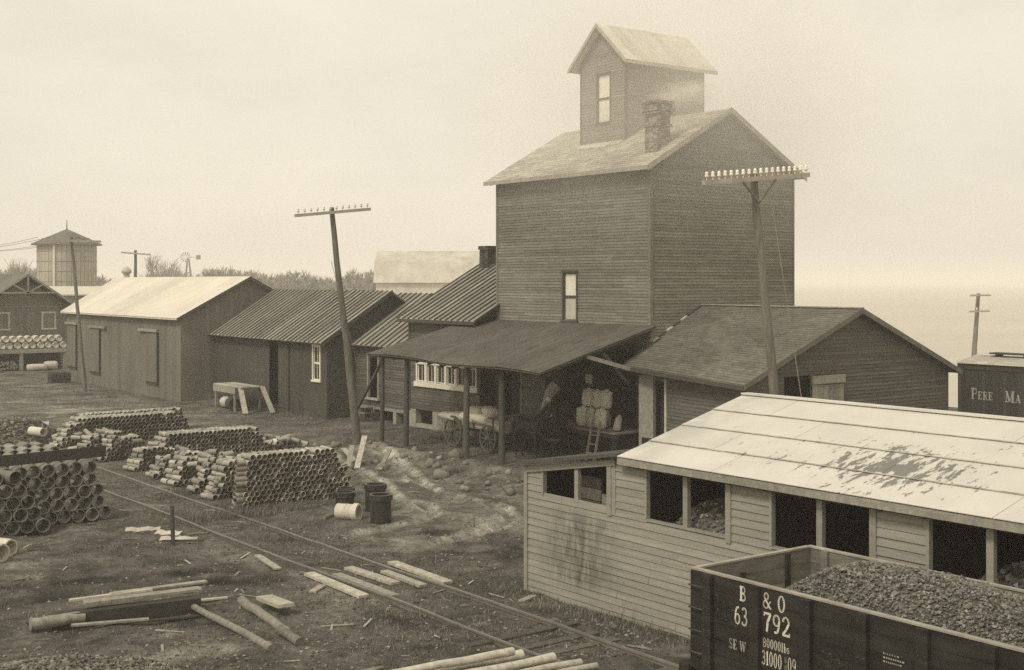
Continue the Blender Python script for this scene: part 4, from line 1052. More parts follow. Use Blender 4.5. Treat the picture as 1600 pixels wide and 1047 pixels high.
# ------------------------------------------------------------------ lettering (stroke glyphs, flat paint)
def G_(ch):
    """strokes of a slab-serif letter in a unit box (width, [ (points, thickness) ])"""
    T, t = 0.20, 0.075
    arc = lambda cx, cy, rx, ry, a0, a1, n=12: [(cx+rx*math.cos(R(a0+(a1-a0)*k/n)), cy+ry*math.sin(R(a0+(a1-a0)*k/n))) for k in range(n+1)]
    ser = lambda x, y, w=0.36: ([(x-w/2, y), (x+w/2, y)], t)
    st = lambda x: ([(x, 0), (x, 1)], T)
    d = {
     'B': (0.66, [st(.16), ([(.0,.04),(.34,.04)],t), ([(.0,.96),(.34,.96)],t), (arc(.30,.755,.24,.205,-90,90),.13), (arc(.30,.27,.28,.235,-90,90),.14), ([(.16,.52),(.36,.52)],t)]),
     'O': (0.66, [(arc(.33,.5,.24,.46,0,360,24),.15)]),
     '0': (0.58, [(arc(.29,.5,.20,.46,0,360,24),.14)]),
     '&': (0.74, [(arc(.30,.76,.16,.19,-60,240),.11), ([(.18,.62),(.62,.05),(.72,.05)],.13), (arc(.27,.25,.21,.22,110,330),.12), ([(.45,.14),(.62,.45),(.70,.45)],t)]),
     '6': (0.56, [(arc(.28,.28,.20,.25,0,360,20),.13), ([(.09,.3),(.11,.6),(.22,.88),(.42,.95)],.12)]),
     '9': (0.56, [(arc(.28,.70,.20,.25,0,360,20),.13), ([(.47,.68),(.45,.38),(.34,.1),(.14,.05)],.12)]),
     '8': (0.56, [(arc(.28,.74,.17,.21,0,360,18),.12), (arc(.28,.27,.21,.24,0,360,18),.13)]),
     '3': (0.56, [(arc(.26,.74,.18,.21,150,-90),.12), (arc(.26,.27,.22,.24,90,-150),.13)]),
     '7': (0.56, [([(.05,.95),(.52,.95)],.12), ([(.50,.92),(.30,.5),(.24,.0)],.15), ([(.06,.98),(.06,.80)],t)]),
     '2': (0.58, [(arc(.28,.72,.20,.24,170,-20),.13), ([(.46,.62),(.30,.35),(.08,.08)],.13), ([(.06,.06),(.54,.06)],.12), ([(.53,.03),(.53,.2)],t)]),
     '1': (0.40, [st(.2), ([(.04,.04),(.36,.04)],t), ([(.06,.82),(.2,.97)],.08)]),
     'l': (0.30, [([(.15,0),(.15,1)],.14), ([(.03,.04),(.27,.04)],t)]),
     'b': (0.50, [([(.13,0),(.13,1)],.14), (arc(.25,.3,.18,.27,-120,120),.11)]),
     's': (0.42, [(arc(.2,.45,.13,.13,30,270,8),.1), (arc(.2,.18,.14,.14,90,-150,8),.1)]),
     'S': (0.58, [(arc(.28,.73,.19,.22,20,270,12),.13), (arc(.28,.27,.20,.24,90,-160,12),.13)]),
     'E': (0.62, [st(.16), ([(.0,.04),(.56,.04)],t), ([(.0,.96),(.56,.96)],t), ([(.16,.5),(.4,.5)],t), ([(.55,.0),(.55,.22)],t), ([(.55,1),(.55,.78)],t), ([(.40,.38),(.40,.62)],t)]),
     'P': (0.64, [st(.16), ([(.0,.04),(.34,.04)],t), ([(.0,.96),(.3,.96)],t), (arc(.30,.72,.28,.24,-90,90),.14), ([(.16,.47),(.32,.47)],t)]),
     'R': (0.70, [st(.16), ([(.0,.04),(.32,.04)],t), ([(.0,.96),(.3,.96)],t), (arc(.30,.735,.26,.225,-90,90),.14), ([(.16,.5),(.36,.5)],t), ([(.36,.48),(.58,.04),(.70,.04)],.15)]),
     'M': (0.96, [([(.14,0),(.14,1)],.08), ([(.16,.97),(.46,.06)],.17), ([(.48,.06),(.78,.97)],.07), ([(.80,0),(.80,1)],T), ser(.14,.04,.3), ser(.80,.04,.36), ser(.1,.96,.24), ser(.84,.96,.26)]),
     'A': (0.74, [([(.10,.0),(.36,.98)],.08), ([(.36,.98),(.62,.0)],T), ([(.19,.34),(.52,.34)],t), ser(.1,.04,.28), ser(.62,.04,.34)]),
     'Q': (0.70, [(arc(.33,.5,.24,.46,0,360,24),.15), ([(.36,.25),(.64,-.12)],.11)]),
     'W': (0.98, [([(.08,.98),(.28,.02)],.17), ([(.28,.02),(.50,.98)],.07), ([(.48,.98),(.70,.02)],.17), ([(.70,.02),(.92,.98)],.07), ser(.08,.97,.26), ser(.92,.97,.24)]),
    }
    return d[ch]
def ribbon(mb, pts, th, P):
    for (x0, y0), (x1, y1) in zip(pts[:-1], pts[1:]):
        dx, dy = x1-x0, y1-y0; L = math.hypot(dx, dy)
        if L < 1e-6: continue
        nx, ny = -dy/L*th/2, dx/L*th/2; ex_, ey_ = dx/L*0.012, dy/L*0.012
        mb.add([P(x0-ex_+nx, y0-ey_+ny), P(x0-ex_-nx, y0-ey_-ny), P(x1+ex_-nx, y1+ey_-ny), P(x1+ex_+nx, y1+ey_+ny)], [(0,1,2,3)])
def text_on_track_side(parent, txt, x, ystart, z, h, m, wide=0.8, gap=0.10, name='lettering', skip=None, small=None):
    """paint letters on a face that looks towards -X; reading direction is -Y"""
    mb = MB(); q = 0.0
    for i, ch in enumerate(txt):
        if ch == ' ': q += 0.42*h*wide; continue
        w_, strokes = G_(ch); hh = h*(small if (small and i in range(1, 99) and txt[i-1] != ' ') else 1.0)
        d = 0.004
        for pts, th in strokes:
            P = lambda a, b: (x-d, ystart-q-a*hh*wide, z+b*hh)
            ribbon(mb, pts, th, P); d += 0.00012
        q += (w_+gap)*hh*wide
    return mb.build(name, m, parent), q

# ------------------------------------------------------------------ gondola car loaded with coal
GX0, GX1, GY0, GY1, GZ0, GZ1 = 13.28, 15.90, 2.3, 13.35, 1.05, 2.42
go = thing('coal_gondola', 'dark wooden gondola railcar lettered B & O heaped with coal', 'railcar', (14.59, 8, 0))
NBd = 6
for side, x in ((-1, GX0), (1, GX1)):
    for k in range(NBd):
        z0 = GZ0+k*(GZ1-GZ0)/NBd; z1 = z0+(GZ1-GZ0)/NBd-0.006
        t = MB(); t.box(x+(0 if side < 0 else -0.06), x+(0.06 if side < 0 else 0), GY0, GY1, z0, z1, tn())
        t.build('side_board', M['car'] if side < 0 else M['carin'], go)
    t = MB(); t.box(x-(0.012 if side<0 else 0.075), x+(0.075 if side<0 else 0.012), GY0, GY1+0.0, GZ1-0.004, GZ1+0.022); t.build('top_edge', M['caredge'], go)
for y, sgn in ((GY1, -1), (GY0, 1)):
    for k in range(NBd):
        z0 = GZ0+k*(GZ1-GZ0)/NBd; z1 = z0+(GZ1-GZ0)/NBd-0.006
        t = MB(); t.box(GX0+0.062, GX1-0.062, y if sgn > 0 else y-0.06, y+0.06 if sgn > 0 else y, z0, z1, tn()); t.build('end_board', M['carin'], go)
    t = MB(); t.box(GX0+0.077, GX1-0.077, y-0.07 if sgn<0 else y-0.01, y+0.01 if sgn<0 else y+0.07, GZ1-0.003, GZ1+0.024); t.build('top_edge', M['caredge'], go)
STK = [12.98, 12.08, 11.18, 10.28, 9.38, 8.48, 7.58, 6.68, 5.78, 4.88, 3.98, 3.08]
for i, y in enumerate(STK):
    t = MB(); wd = 0.085
    t.prism([(GX0-0.004, y-wd, GZ0-0.22), (GX0-0.004, y+wd, GZ0-0.22), (GX0-0.004, y+wd, GZ1-0.01), (GX0-0.004, y-wd, GZ1-0.01)], (-0.075, 0, 0))
    so = t.build('stake', M['car'], go)
    t = MB()
    for zz_ in np.arange(GZ0-0.12, GZ1-0.06, 0.23):
        for q in (-0.045, 0.045): t.blob((GX0-0.081, y+q, zz_), 0.013, 0, 0, rot=Matrix.Identity(3))
    t.build('bolt', M['iron'], so)
    t = MB(); t.box(GX1-0.065-0.055, GX1-0.063, y-0.06, y+0.06, GZ0, GZ1-0.01); t.build('stake', M['carin'], go)
    t = MB(); t.box(GX1+0.004, GX1+0.07, y-0.06, y+0.06, GZ0-0.2, GZ1-0.01); t.build('stake', M['car'], go)
for x in (GX0+0.55, GX0+1.0, GX1-0.62):
    t = MB(); t.box(x-0.045, x+0.045, GY1-0.10, GY1-0.062, GZ0+0.5, GZ1-0.03 if x > GX1-1 else GZ1-0.18); t.build('end_post', M['car'], go)
for x in (GX0+0.3, 14.2, 15.0, GX1-0.3):
    t = MB(); t.box(x-0.07, x+0.07, GY1+0.003, GY1+0.085, GZ0-0.2, GZ1-0.01); t.build('end_post', M['car'], go)
t = MB(); t.box(GX0-0.02, GX0+0.0, GY1-0.30, GY1-0.002, GZ0-0.05, GZ1-0.012); t.build('corner_plate', M['car'], go)
for k in range(4):
    t = MB(); z_ = 1.25+k*0.32; y_ = GY1-0.03
    t.path([(GX0-0.02, y_, z_), (GX0-0.085, y_, z_), (GX0-0.085, y_-0.26, z_), (GX0-0.02, y_-0.26, z_)], 0.012, 6); t.build('grab_iron', M['iron'], go)
t = MB(); t.box(GX0+0.06, GX1-0.06, GY0, GY1, GZ0-0.1, GZ0); t.build('floor', M['darkplank'], go)
for x in (GX0+0.0, GX1-0.16, 14.2, 14.85):
    t = MB(); t.box(x, x+0.16, GY0-0.05, GY1+0.05, GZ0-0.36, GZ0-0.102); t.build('sill', M['car'], go)
t = MB(); t.box(GX0-0.06, GX1+0.06, GY1, GY1+0.2, GZ0-0.38, GZ0-0.02); t.build('end_sill', M['car'], go)
t = MB(); t.box(14.45, 14.75, GY1+0.2, GY1+0.62, 0.72, 0.95); t.box(14.42, 14.78, GY1+0.5, GY1+0.68, 0.70, 0.97); t.build('coupler', M['iron'], go)
for yc in (GY1-1.7, GY0+1.7):
    tk = MB()
    for x in (13.78, 15.40): tk.box(x-0.06, x+0.06, yc-1.0, yc+1.0, 0.40, 0.66)
    tk.box(13.7, 15.5, yc-0.2, yc+0.2, 0.42, 0.70); tko = tk.build('truck', M['iron'], go)
    for yw in (yc-0.85, yc+0.85):
        for x in (13.84, 15.34):
            t = MB(); t.lathe([(0.0,-0.06),(0.42,-0.06),(0.45,-0.05),(0.45,-0.03),(0.42,-0.03),(0.41,0.06),(0.0,0.06)], (x, yw, 0.52), 22, axis='X'); t.build('wheel', M['iron'], tko)
GL = GX0-0.004
# lettering is broken by the stakes as on the real car: drawn on boards, and on the stake where it crosses it
text_on_track_side(go, 'B', GX0, 12.40, 2.145, 0.205, M['letter'], 0.85)
text_on_track_side(go, '& O', GX0, 11.97, 2.135, 0.215, M['letter'], 0.95, 0.12)
text_on_track_side(go, '63', GX0, 12.50, 1.81, 0.25, M['letter'], 0.80)
text_on_track_side(go, '792', GX0, 11.96, 1.82, 0.26, M['letter'], 0.95)
text_on_track_side(go, 'SE W', GX0, 12.60, 1.44, 0.14, M['letterdim'], 0.8)
text_on_track_side(go, '80000lbs', GX0, 11.97, 1.60, 0.125, M['letter'], 0.78)
text_on_track_side(go, '31000', GX0, 11.99, 1.36, 0.19, M['letter'], 0.60)
text_on_track_side(go, '8', GX0, 11.585, 1.47, 0.08, M['letterdim'], 0.8)
text_on_track_side(go, '0', GX0, 11.585, 1.36, 0.08, M['letterdim'], 0.8)
text_on_track_side(go, '09', GX0, 11.53, 1.36, 0.19, M['letter'], 0.60)
for (ys_, zs_, amp, n_, seed) in ((12.86, 2.06, 0.075, 3, 1), (12.84, 1.86, 0.08, 3, 2), (10.95, 1.72, 0.085, 4, 3)):
    rg = random.Random(seed); mb = MB(); pts = []
    for k in range(n_*14):
        t_ = k/14*6.283; am = amp*(0.55+0.45*math.sin(k*0.37+seed)); pts.append((k*0.0085+0.028*math.sin(t_+.6), am*math.cos(t_)-0.0025*k))
    ribbon(mb, pts, 0.011, lambda a, b: (GX0-0.004, ys_-a, zs_+b)); mb.build('chalk_mark', M['chalk'], go)
for zz_, w_ in ((1.97, .22), (1.92, .30), (1.87, .26)):
    mb = MB()
    for k in range(9): ribbon(mb, [(k*w_/9, 0), (k*w_/9+w_/14, 0)], 0.02, lambda a, b: (GX0-0.004, 9.98-a, zz_+b))
    mb.build('print_line', M['letterdim'], go)
# coal load
def coal_z(x, y):
    m = 1-((x-14.7)/1.55)**2
    r = min(1.0, max(0.0, (13.25-y)/1.7)); r = r*r*(3-2*r)
    return 1.72 + 0.86*r*max(0, m)**.7 + 0.10*float(fbm(x*2.2, y*2.2, 3)) + 0.10*max(0, 1-((y-10.6)/1.3)**2)*max(0,m)
mb = MB(); NX_, NY_ = 24, 90
cx0, cx1 = GX0+0.062, GX1-0.062; cy0, cy1 = GY0+0.062, GY1-0.062
vs_ = [(cx0+(cx1-cx0)*i/NX_, cy0+(cy1-cy0)*j/NY_, coal_z(cx0+(cx1-cx0)*i/NX_, cy0+(cy1-cy0)*j/NY_)-0.02) for i in range(NX_+1) for j in range(NY_+1)]
mb.add(vs_, [(i*(NY_+1)+j, (i+1)*(NY_+1)+j, (i+1)*(NY_+1)+j+1, i*(NY_+1)+j+1) for i in range(NX_) for j in range(NY_)], -0.5)
for k in range(15000):
    x, y = rng.uniform(cx0+.02, cx1-.02), rng.uniform(6.2, cy1-.02)
    l_ = rng.choice((.016,.02,.024,.03))*rng.uniform(.8,1.25)
    mb.blob((x, y, coal_z(x, y)+l_*0.2), (l_, l_*rng.uniform(.6,1), l_*rng.uniform(.5,.9)), tn(), 0.3)
for k in range(260):
    x, y = rng.uniform(cx0+.05, cx1-.05), rng.uniform(6.2, cy1-.1); l_ = rng.uniform(.035,.065)
    mb.blob((x, y, coal_z(x, y)+l_*0.25), (l_, l_*rng.uniform(.6,1), l_*rng.uniform(.5,.8)), tn(), 0.35)
cl = mb.build('coal_load', M['coal'], None, 'stuff', at=(14.59, 8, 1.2)); tag(cl, 'heaped load of small coal filling the gondola car', 'coal')

# ------------------------------------------------------------------ boxcar at the right edge
bxc = thing('boxcar', 'dark boxcar lettered PERE MARQUETTE beside the annex', 'railcar', (45.35, 25, 0))
BY0, BY1, BX0, BX1, BZ = 18.5, 29.6, 44.0, 46.7, 3.42
for k in range(74):
    y = BY0+k*0.15
    t = MB(); t.box(BX0, BX0+0.04, y+0.004, y+0.146, 0.75, BZ, tn()); t.build('board', M['boxcar'], bxc)
t = MB(); t.box(BX0+0.045, BX1, BY0, BY1, 0.7, BZ-0.02); t.build('body', M['boxcar'], bxc)
t = MB(); t.prism([(BX0-0.10, BY1+0.06, BZ), (BX1+0.1, BY1+0.06, BZ), (45.35, BY1+0.06, BZ+0.28)], (0, BY0-BY1-0.12, 0)); t.build('roof', M['roofe'], bxc)
t = MB(); t.box(BX0-0.03, BX0-0.002, BY0, BY1, BZ-0.22, BZ-0.002); t.build('fascia', M['boxcar'], bxc)
t = MB(); t.box(45.05, 45.6, BY0, 28.9, BZ+0.34, BZ+0.40); t.build('running_board', M['trim'], bxc)
for y in np.arange(19.0, 28.9, 1.2):
    t = MB(); t.box(45.1, 45.55, y, y+0.08, BZ+0.2, BZ+0.338); t.build('running_board_saddle', M['trim'], bxc)
for y in (20.5, 27.6):
    t = MB()
    for yw in (y-0.8, y+0.8):
        for x in (44.6, 46.1): t.lathe([(0,-.06),(.45,-.06),(.45,.06),(0,.06)], (x, yw, 0.4), 18, axis='X')
    t.box(44.5, 46.2, y-1, y+1, 0.35, 0.65); t.build('truck', M['iron'], bxc)
text_on_track_side(bxc, 'PERE', BX0, 29.0, 2.06, 0.42, M['letterdim'], 0.92, 0.12, small=0.74)
text_on_track_side(bxc, 'MARQUETTE'.replace('U', 'O').replace('T', 'E')[:2], BX0, 27.55, 2.04, 0.42, M['letterdim'], 0.92, 0.12, small=0.74)

# ------------------------------------------------------------------ telegraph poles
def arm_(parent, c, L, a, npin, wi=0.10, brace=True, ins=True):
    a = V3(a).normalized(); c = V3(c)
    t = MB(); t.beam(c-a*L/2, c+a*L/2, 0.10, 0.12); ao = t.build('cross_arm', M['arm'], parent)
    if ins:
        for k in range(npin):
            f = (k+0.5)/npin-0.5
            if abs(f) < 0.02: continue
            p = c + a*(L*f)
            t = MB(); t.path([p+V3((0,0,.06)), p+V3((0,0,.15))], 0.015, 5); t.lathe([(0,.13),(.045,.12),(.05,.16),(.035,.20),(.045,.225),(.03,.26),(0,.27)], p, 9)
            t.build('insulator', M['glass_ins'], ao)
    if brace:
        for sgn in (-1, 1):
            t = MB(); t.beam(c+a*sgn*0.62+V3((0,-.05,-.05)), c+V3((0,-.05,-.62)), 0.035, 0.05); t.build('brace', M['pole'], ao)
    return ao
def pole(label, base, top, r0, r1, arms, name='telegraph_pole', m='pole'):
    p = thing(name, label, 'telegraph pole', base)
    b, t_ = V3(base), V3(top); n = 9; mb = MB()
    pts = [b.lerp(t_, k/n) + V3((rng.uniform(-.02,.02), rng.uniform(-.02,.02), 0)) for k in range(n+1)]; pts[0].z -= 0.15
    mb.path(pts, [r0+(r1-r0)*k/n+rng.uniform(-.004,.004) for k in range(n+1)], 12); mb.build('shaft', M[m], p)
    for (z, L, tilt, npin, br, ins) in arms:
        f = (z-b.z)/(t_.z-b.z); c = b.lerp(t_, f)+V3((0, -r1-0.05, 0)); arm_(p, c, L, (1, 0, tilt), npin, brace=br, ins=ins)
    return p
pD = pole('near thick telegraph pole with full row of white insulators before the annex', (26.0,22.6,0), (24.72,22.62,9.38), 0.15, 0.095, [(9.24, 3.95, 0.10, 18, True, True)])
pB = pole('tall leaning telegraph pole between the pipe stacks and the sheds', (25.6,44.3,0), (24.36,44.28,9.50), 0.175, 0.10, [(9.30, 3.35, 0.11, 12, False, True)])
pA = pole('slim telegraph pole standing against the pale-roofed warehouse', (25.5,76.5,0), (24.6,76.3,9.25), 0.135, 0.08, [(9.0, 3.4, 0.0, 8, False, False)])
pole('short distant telegraph pole rising behind the warehouse roof', (40.1,107.4,0), (40.1,107.4,9.3), 0.17, 0.12, [(9.0, 2.6, -0.06, 6, False, False)])
pole('distant telegraph pole with two cross arms beyond the boxcar', (82.1,54.0,0), (82.5,53.8,5.75), 0.2, 0.13, [(5.6, 2.5, 0.0, 4, False, True), (4.45, 2.5, 0.0, 4, False, True)])
def wire(label, p0, p1, sag=0.2, r=0.008, n=10, name='wire'):
    p0, p1 = V3(p0), V3(p1); mb = MB()
    mb.path([p0.lerp(p1, k/n)-V3((0,0,sag*4*(k/n)*(1-k/n))) for k in range(n+1)], r, 5); return tag(mb.build(name, M['arm'] if 'guy' in name else M['iron'], at=p0.lerp(p1, .5)), label, 'wire', 'wires')
tag(wire('guy', (25.3,22.5,8.6), (29.6,24.6,0.3), 0.05, 0.012, name='guy_wire'), 'taut guy wire from the near insulated pole slanting down before the annex', 'wire')
tag(wire('guy', (24.5,44.5,7.4), (30.0,50.6,0.1), 0.05, 0.009, name='guy_wire'), 'thin guy wire slanting from the leaning pole past the feed shed door', 'wire')
for k, dx in enumerate((-1.5, -0.9, 0.9, 1.5)):
    wire('thin telegraph wire running off from the slim warehouse pole', (24.25+dx, 76.5, 9.2), (24.6+dx, 118, 9.4), 0.5, 0.012)

# ------------------------------------------------------------------ far left: depot, platform, tank
dp = thing('depot', 'hazy gabled depot with decorative gable truss and two white-framed windows', 'depot', (29, 101, 0))
DX0, DX1, DY, DZ, DP_ = 26.3, 32.3, 101.0, 4.85, 6.95
s = MB(); vboards(s, (DX0-6, DY, 0), (1,0,0), (0,-1,0), 12.2, 0, lambda q: 4.2 if (q < 5.5) else 4.7, 0.3); s.build('siding', M['depot'], dp, 'stuff')
t = MB(); t.box(DX0-6, DX1+0.2, DY+0.03, DY+9, 0, 4.15); t.prism([(DX0-0.2,DY+0.02,4.16),(DX1+0.2,DY+0.02,4.16),(DX1+0.2,DY+0.02,4.7),(29,DY+0.02,6.8),(DX0-0.2,DY+0.02,4.7)], (0,8,0)); t.build('body', M['depot'], dp)
t = MB()
roof_slab(t, (25.1,DY-0.9,4.55), (25.1,DY+9,4.55), (29,DY+9,7.2), (29,DY-0.9,7.2), .12); roof_slab(t, (32.9,DY-0.9,4.55), (32.9,DY+9,4.55), (29,DY+9,7.2), (29,DY-0.9,7.2), .12)
t.prism([(19.5,DY-0.8,4.3),(25.2,DY-0.8,4.3),(25.2,DY+4,6.4),(19.5,DY+4,6.4)], (0,0,-.12)); t.build('roof', M['roofa'], dp)
t = MB()
for sg in (-1, 1): t.beam((29+sg*3.9,DY-0.95,4.55), (29,DY-0.95,7.15), 0.1, 0.16)
t.beam((27.0,DY-0.93,5.75), (31.0,DY-0.93,5.75), 0.1, 0.13); t.beam((29,DY-0.93,5.7), (29,DY-0.93,7.1), 0.1, 0.12)
for sg in (-1, 1): t.beam((29,DY-0.94,5.75), (29+sg*1.15,DY-0.94,6.42), 0.08, 0.12)
t.build('gable_truss', M['oldplank'], dp)
for x in (26.95, 30.4):
    sash_window(dp, (x, DY, 0), (1,0,0), (0,-1,0), 0.85, 3.1-0.1, 4.15, M['offwhite'], M['glass'], 1, 2, 0.12)
t = MB(); t.box(DX0-1, DX1+0.2, DY-0.05, DY-0.025, 4.6, 4.75); t.build('belt_board', M['oldplank'], dp)
pf = thing('freight_platform', 'low freight platform in front of the depot carrying pale barrels', 'platform', (27, 98.5, 0))
t = MB(); t.box(18.0, 31.3, 97.9, 100.6, 1.38, 1.56); t.build('deck', M['oldplank'], pf)
t = MB(); t.box(18.0, 31.3, 97.86, 97.898, 1.26, 1.58); t.build('edge_board', M['oldplank'], pf)
for x in (18.5, 21.5, 24.4, 27.9, 31.1):
    t = MB(); t.box(x-0.13, x+0.13, 97.9, 98.15, 0, 1.37); t.build('post', M['oldplank'], pf)
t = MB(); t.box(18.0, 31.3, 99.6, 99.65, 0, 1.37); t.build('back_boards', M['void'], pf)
bm_ = MB(); n = 12
bm_.lathe([(0,-.36),(.20,-.36),(.20,-.375),(.225,-.38),(.26,-.18),(.27,0),(.26,.18),(.225,.38),(0,.36)], n=n, axis='Y'); BAR = bm_.mesh('barrel', M['barrel'])
for row in range(2):
    for k in range(17 if row == 0 else 16):
        x = 22.1 + k*0.555 + row*0.27
        if x > 31: continue
        tag(inst(BAR, 'barrel', (x, 98.35+rng.uniform(-.06,.06), 1.56+0.27+row*0.48), (rng.uniform(-.06,.06), rng.uniform(0,6), rng.uniform(-.06,.06))),
            'pale barrel lying end-on in the %s row on the freight platform' % ('lower', 'upper')[row], 'barrel', 'barrels on the freight platform')
cw_ = MB()
for k in range(60):
    x, z = 25.4+rng.uniform(0, 2.2), 0.1+rng.uniform(0, .55); cw_.path([(x, 97.95+rng.uniform(0,.1), z), (x+rng.uniform(-.05,.05), 99.0, z)], rng.uniform(.06,.10), 7, tn())
tag(cw_.build('cordwood', M['oldplank'], None, 'stuff', at=(26.5,98.4,0)), 'stacked cordwood ends under the freight platform', 'firewood')
for (x, y, L_, r_2, l_) in ((28.8,97.2,1.4,.26,'pale log-like roll lying before the freight platform'),(29.9,97.5,0.9,.34,'fat pale keg lying beside the roll by the freight platform')):
    t = MB(); t.lathe([(0,-L_/2),(r_2*.9,-L_/2),(r_2,-L_/4),(r_2,L_/4),(r_2*.9,L_/2),(0,L_/2)], (x,y,r_2-.03), 12, axis='X'); tag(t.build('keg', M['offwhite'], at=(x,y,0)), l_, 'keg')
cr_ = thing('packing_crate', 'dark packing crate by the warehouse far corner', 'crate', (26.5, 84.6, 0))
t = MB(); t.box(25.9,27.1,84.2,85.1,0,0.65); t.build('body', M['darkplank'], cr_)
for z in (0.02, .24, .46):
    t = MB(); t.box(25.88,27.12,84.16,84.199,z,z+.19,tn()); t.build('board', M['darkplank'], cr_)
tk = thing('water_tank', 'hazy round wooden water tank with conical roof and finial', 'water tank', (49.9,156.4,0))
TX, TY = 49.9, 156.4
t = MB()
for k in range(40):
    a0, a1 = 2*math.pi*k/40, 2*math.pi*(k+.92)/40; r = 3.45
    p = [(TX+r*math.cos(a), TY+r*math.sin(a), z) for a, z in ((a0,5.0),(a1,5.0),(a1,11.2),(a0,11.2))]; t.add(p, [(0,1,2,3)], tn())
t.build('staves', M['tank'], tk, 'stuff')
t = MB(); t.lathe([(0,5.05),(3.4,5.05),(3.4,11.1),(0,11.1)], (TX,TY,0), 40); t.build('tank_body', M['tank'], tk)
t = MB(); t.lathe([(4.1,11.0),(4.1,11.15),(0.1,12.95),(0.08,12.96)], (TX,TY,0), 24); t.lathe([(4.08,11.0),(0,11.1)], (TX,TY,0), 24); t.build('roof', M['roofa'], tk)
t = MB(); t.path([(TX,TY,12.8),(TX,TY,14.1)], [.08,.03], 6); t.build('finial', M['trim'], tk)
for k in range(5):
    t = MB(); t.lathe([(3.47,5.4+k*1.2),(3.5,5.4+k*1.2),(3.5,5.48+k*1.2),(3.47,5.48+k*1.2)], (TX,TY,0), 40); t.build('hoop', M['tank'], tk)
for k in range(8):
    a = 2*math.pi*k/8; t = MB(); t.box(TX+2.8*math.cos(a)-.18, TX+2.8*math.cos(a)+.18, TY+2.8*math.sin(a)-.18, TY+2.8*math.sin(a)+.18, 0, 5.0); t.build('leg', M['trim'], tk)
t = MB(); t.box(TX-2.5, TX-2.28, TY-2.75, TY-2.6, 6.0, 11.0); t.build('gauge_board', M['white'], tk)
sh_ = thing('track_shed', 'small dark hazy shed with pale roof edge below the water tank', 'shed', (39, 131, 0))
t = MB(); t.box(40.5,46.5,129.5,134,0,5.2); t.build('body', M['depot'], sh_)
t = MB(); t.prism([(40.2,129.2,5.2),(46.8,129.2,5.2),(46.8,131.8,6.0),(40.2,131.8,6.0)], (0,0,.12)); t.prism([(40.2,134.3,5.2),(46.8,134.3,5.2),(46.8,131.8,6.0),(40.2,131.8,6.0)], (0,0,.12)); t.build('roof', M['roofw'], sh_)
cm = MB(); cm.path([(41.3,112.8,4.0),(41.3,112.8,7.6)], .28, 10); cm.lathe([(.3,7.3),(.45,7.4),(.45,7.6),(.2,7.9),(0,7.95)], (41.3,112.8,0), 12)
tag(cm.build('vent_stack', M['offwhite'], at=(41.3,112.8,4)), 'short pale vent stack showing above the warehouse roof', 'vent')

# ------------------------------------------------------------------ far barn, windmill, trees
def C2W(X, Y): return (0.8*X+0.6*Y, -0.6*X+0.8*Y)
bx_, by_ = C2W(-14.5, 222)
bn = thing('far_barn', 'large pale gambrel barn fading in haze behind the sheds', 'barn', (bx_, by_, 0), rz=-math.atan2(.6,.8))
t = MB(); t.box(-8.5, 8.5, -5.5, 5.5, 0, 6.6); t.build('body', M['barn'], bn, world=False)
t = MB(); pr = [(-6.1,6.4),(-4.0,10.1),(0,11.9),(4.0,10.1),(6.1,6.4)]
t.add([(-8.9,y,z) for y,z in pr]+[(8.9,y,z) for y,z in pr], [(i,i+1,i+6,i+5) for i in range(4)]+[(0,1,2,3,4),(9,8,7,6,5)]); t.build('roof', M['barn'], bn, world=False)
wx_, wy_ = C2W(-50.6, 200)
wm = thing('windmill', 'tiny distant farm windmill with tail vane above the tree line', 'windmill', (wx_, wy_, 0), rz=-math.atan2(.6,.8))
t = MB()
for a in range(4):
    c, s_ = [(1,1),(1,-1),(-1,-1),(-1,1)][a]; t.beam((c*1.1, s_*1.1, 0), (c*.12, s_*.12, 10.2), .12, .12)
for z in (2,4,6,8): 
    k = 1.1-z*.098; t.beam((-k,-k,z),(k,-k,z),.07,.07); t.beam((-k,k,z),(k,k,z),.07,.07); t.beam((-k,-k,z),(k,-k,z+1.8),.05,.05)
t.build('tower', M['twig'], wm, world=False)
for k in range(12):
    a = 2*math.pi*k/12; t = MB(); t.prism([(-.3+.2*math.cos(a), -.5, 10.4+.2*math.sin(a)), (-.3+.8*math.cos(a-.12), -.5, 10.4+.8*math.sin(a-.12)), (-.3+.8*math.cos(a+.12), -.5, 10.4+.8*math.sin(a+.12))], (0,.04,0)); t.build('blade', M['twig'], wm, world=False)
t = MB(); t.beam((-.3,-.4,10.4),(1.3,.2,10.4),.06,.06); t.box(1.2,1.9,.15,.2,10.05,10.75); t.build('tail_vane', M['twig'], wm, world=False)
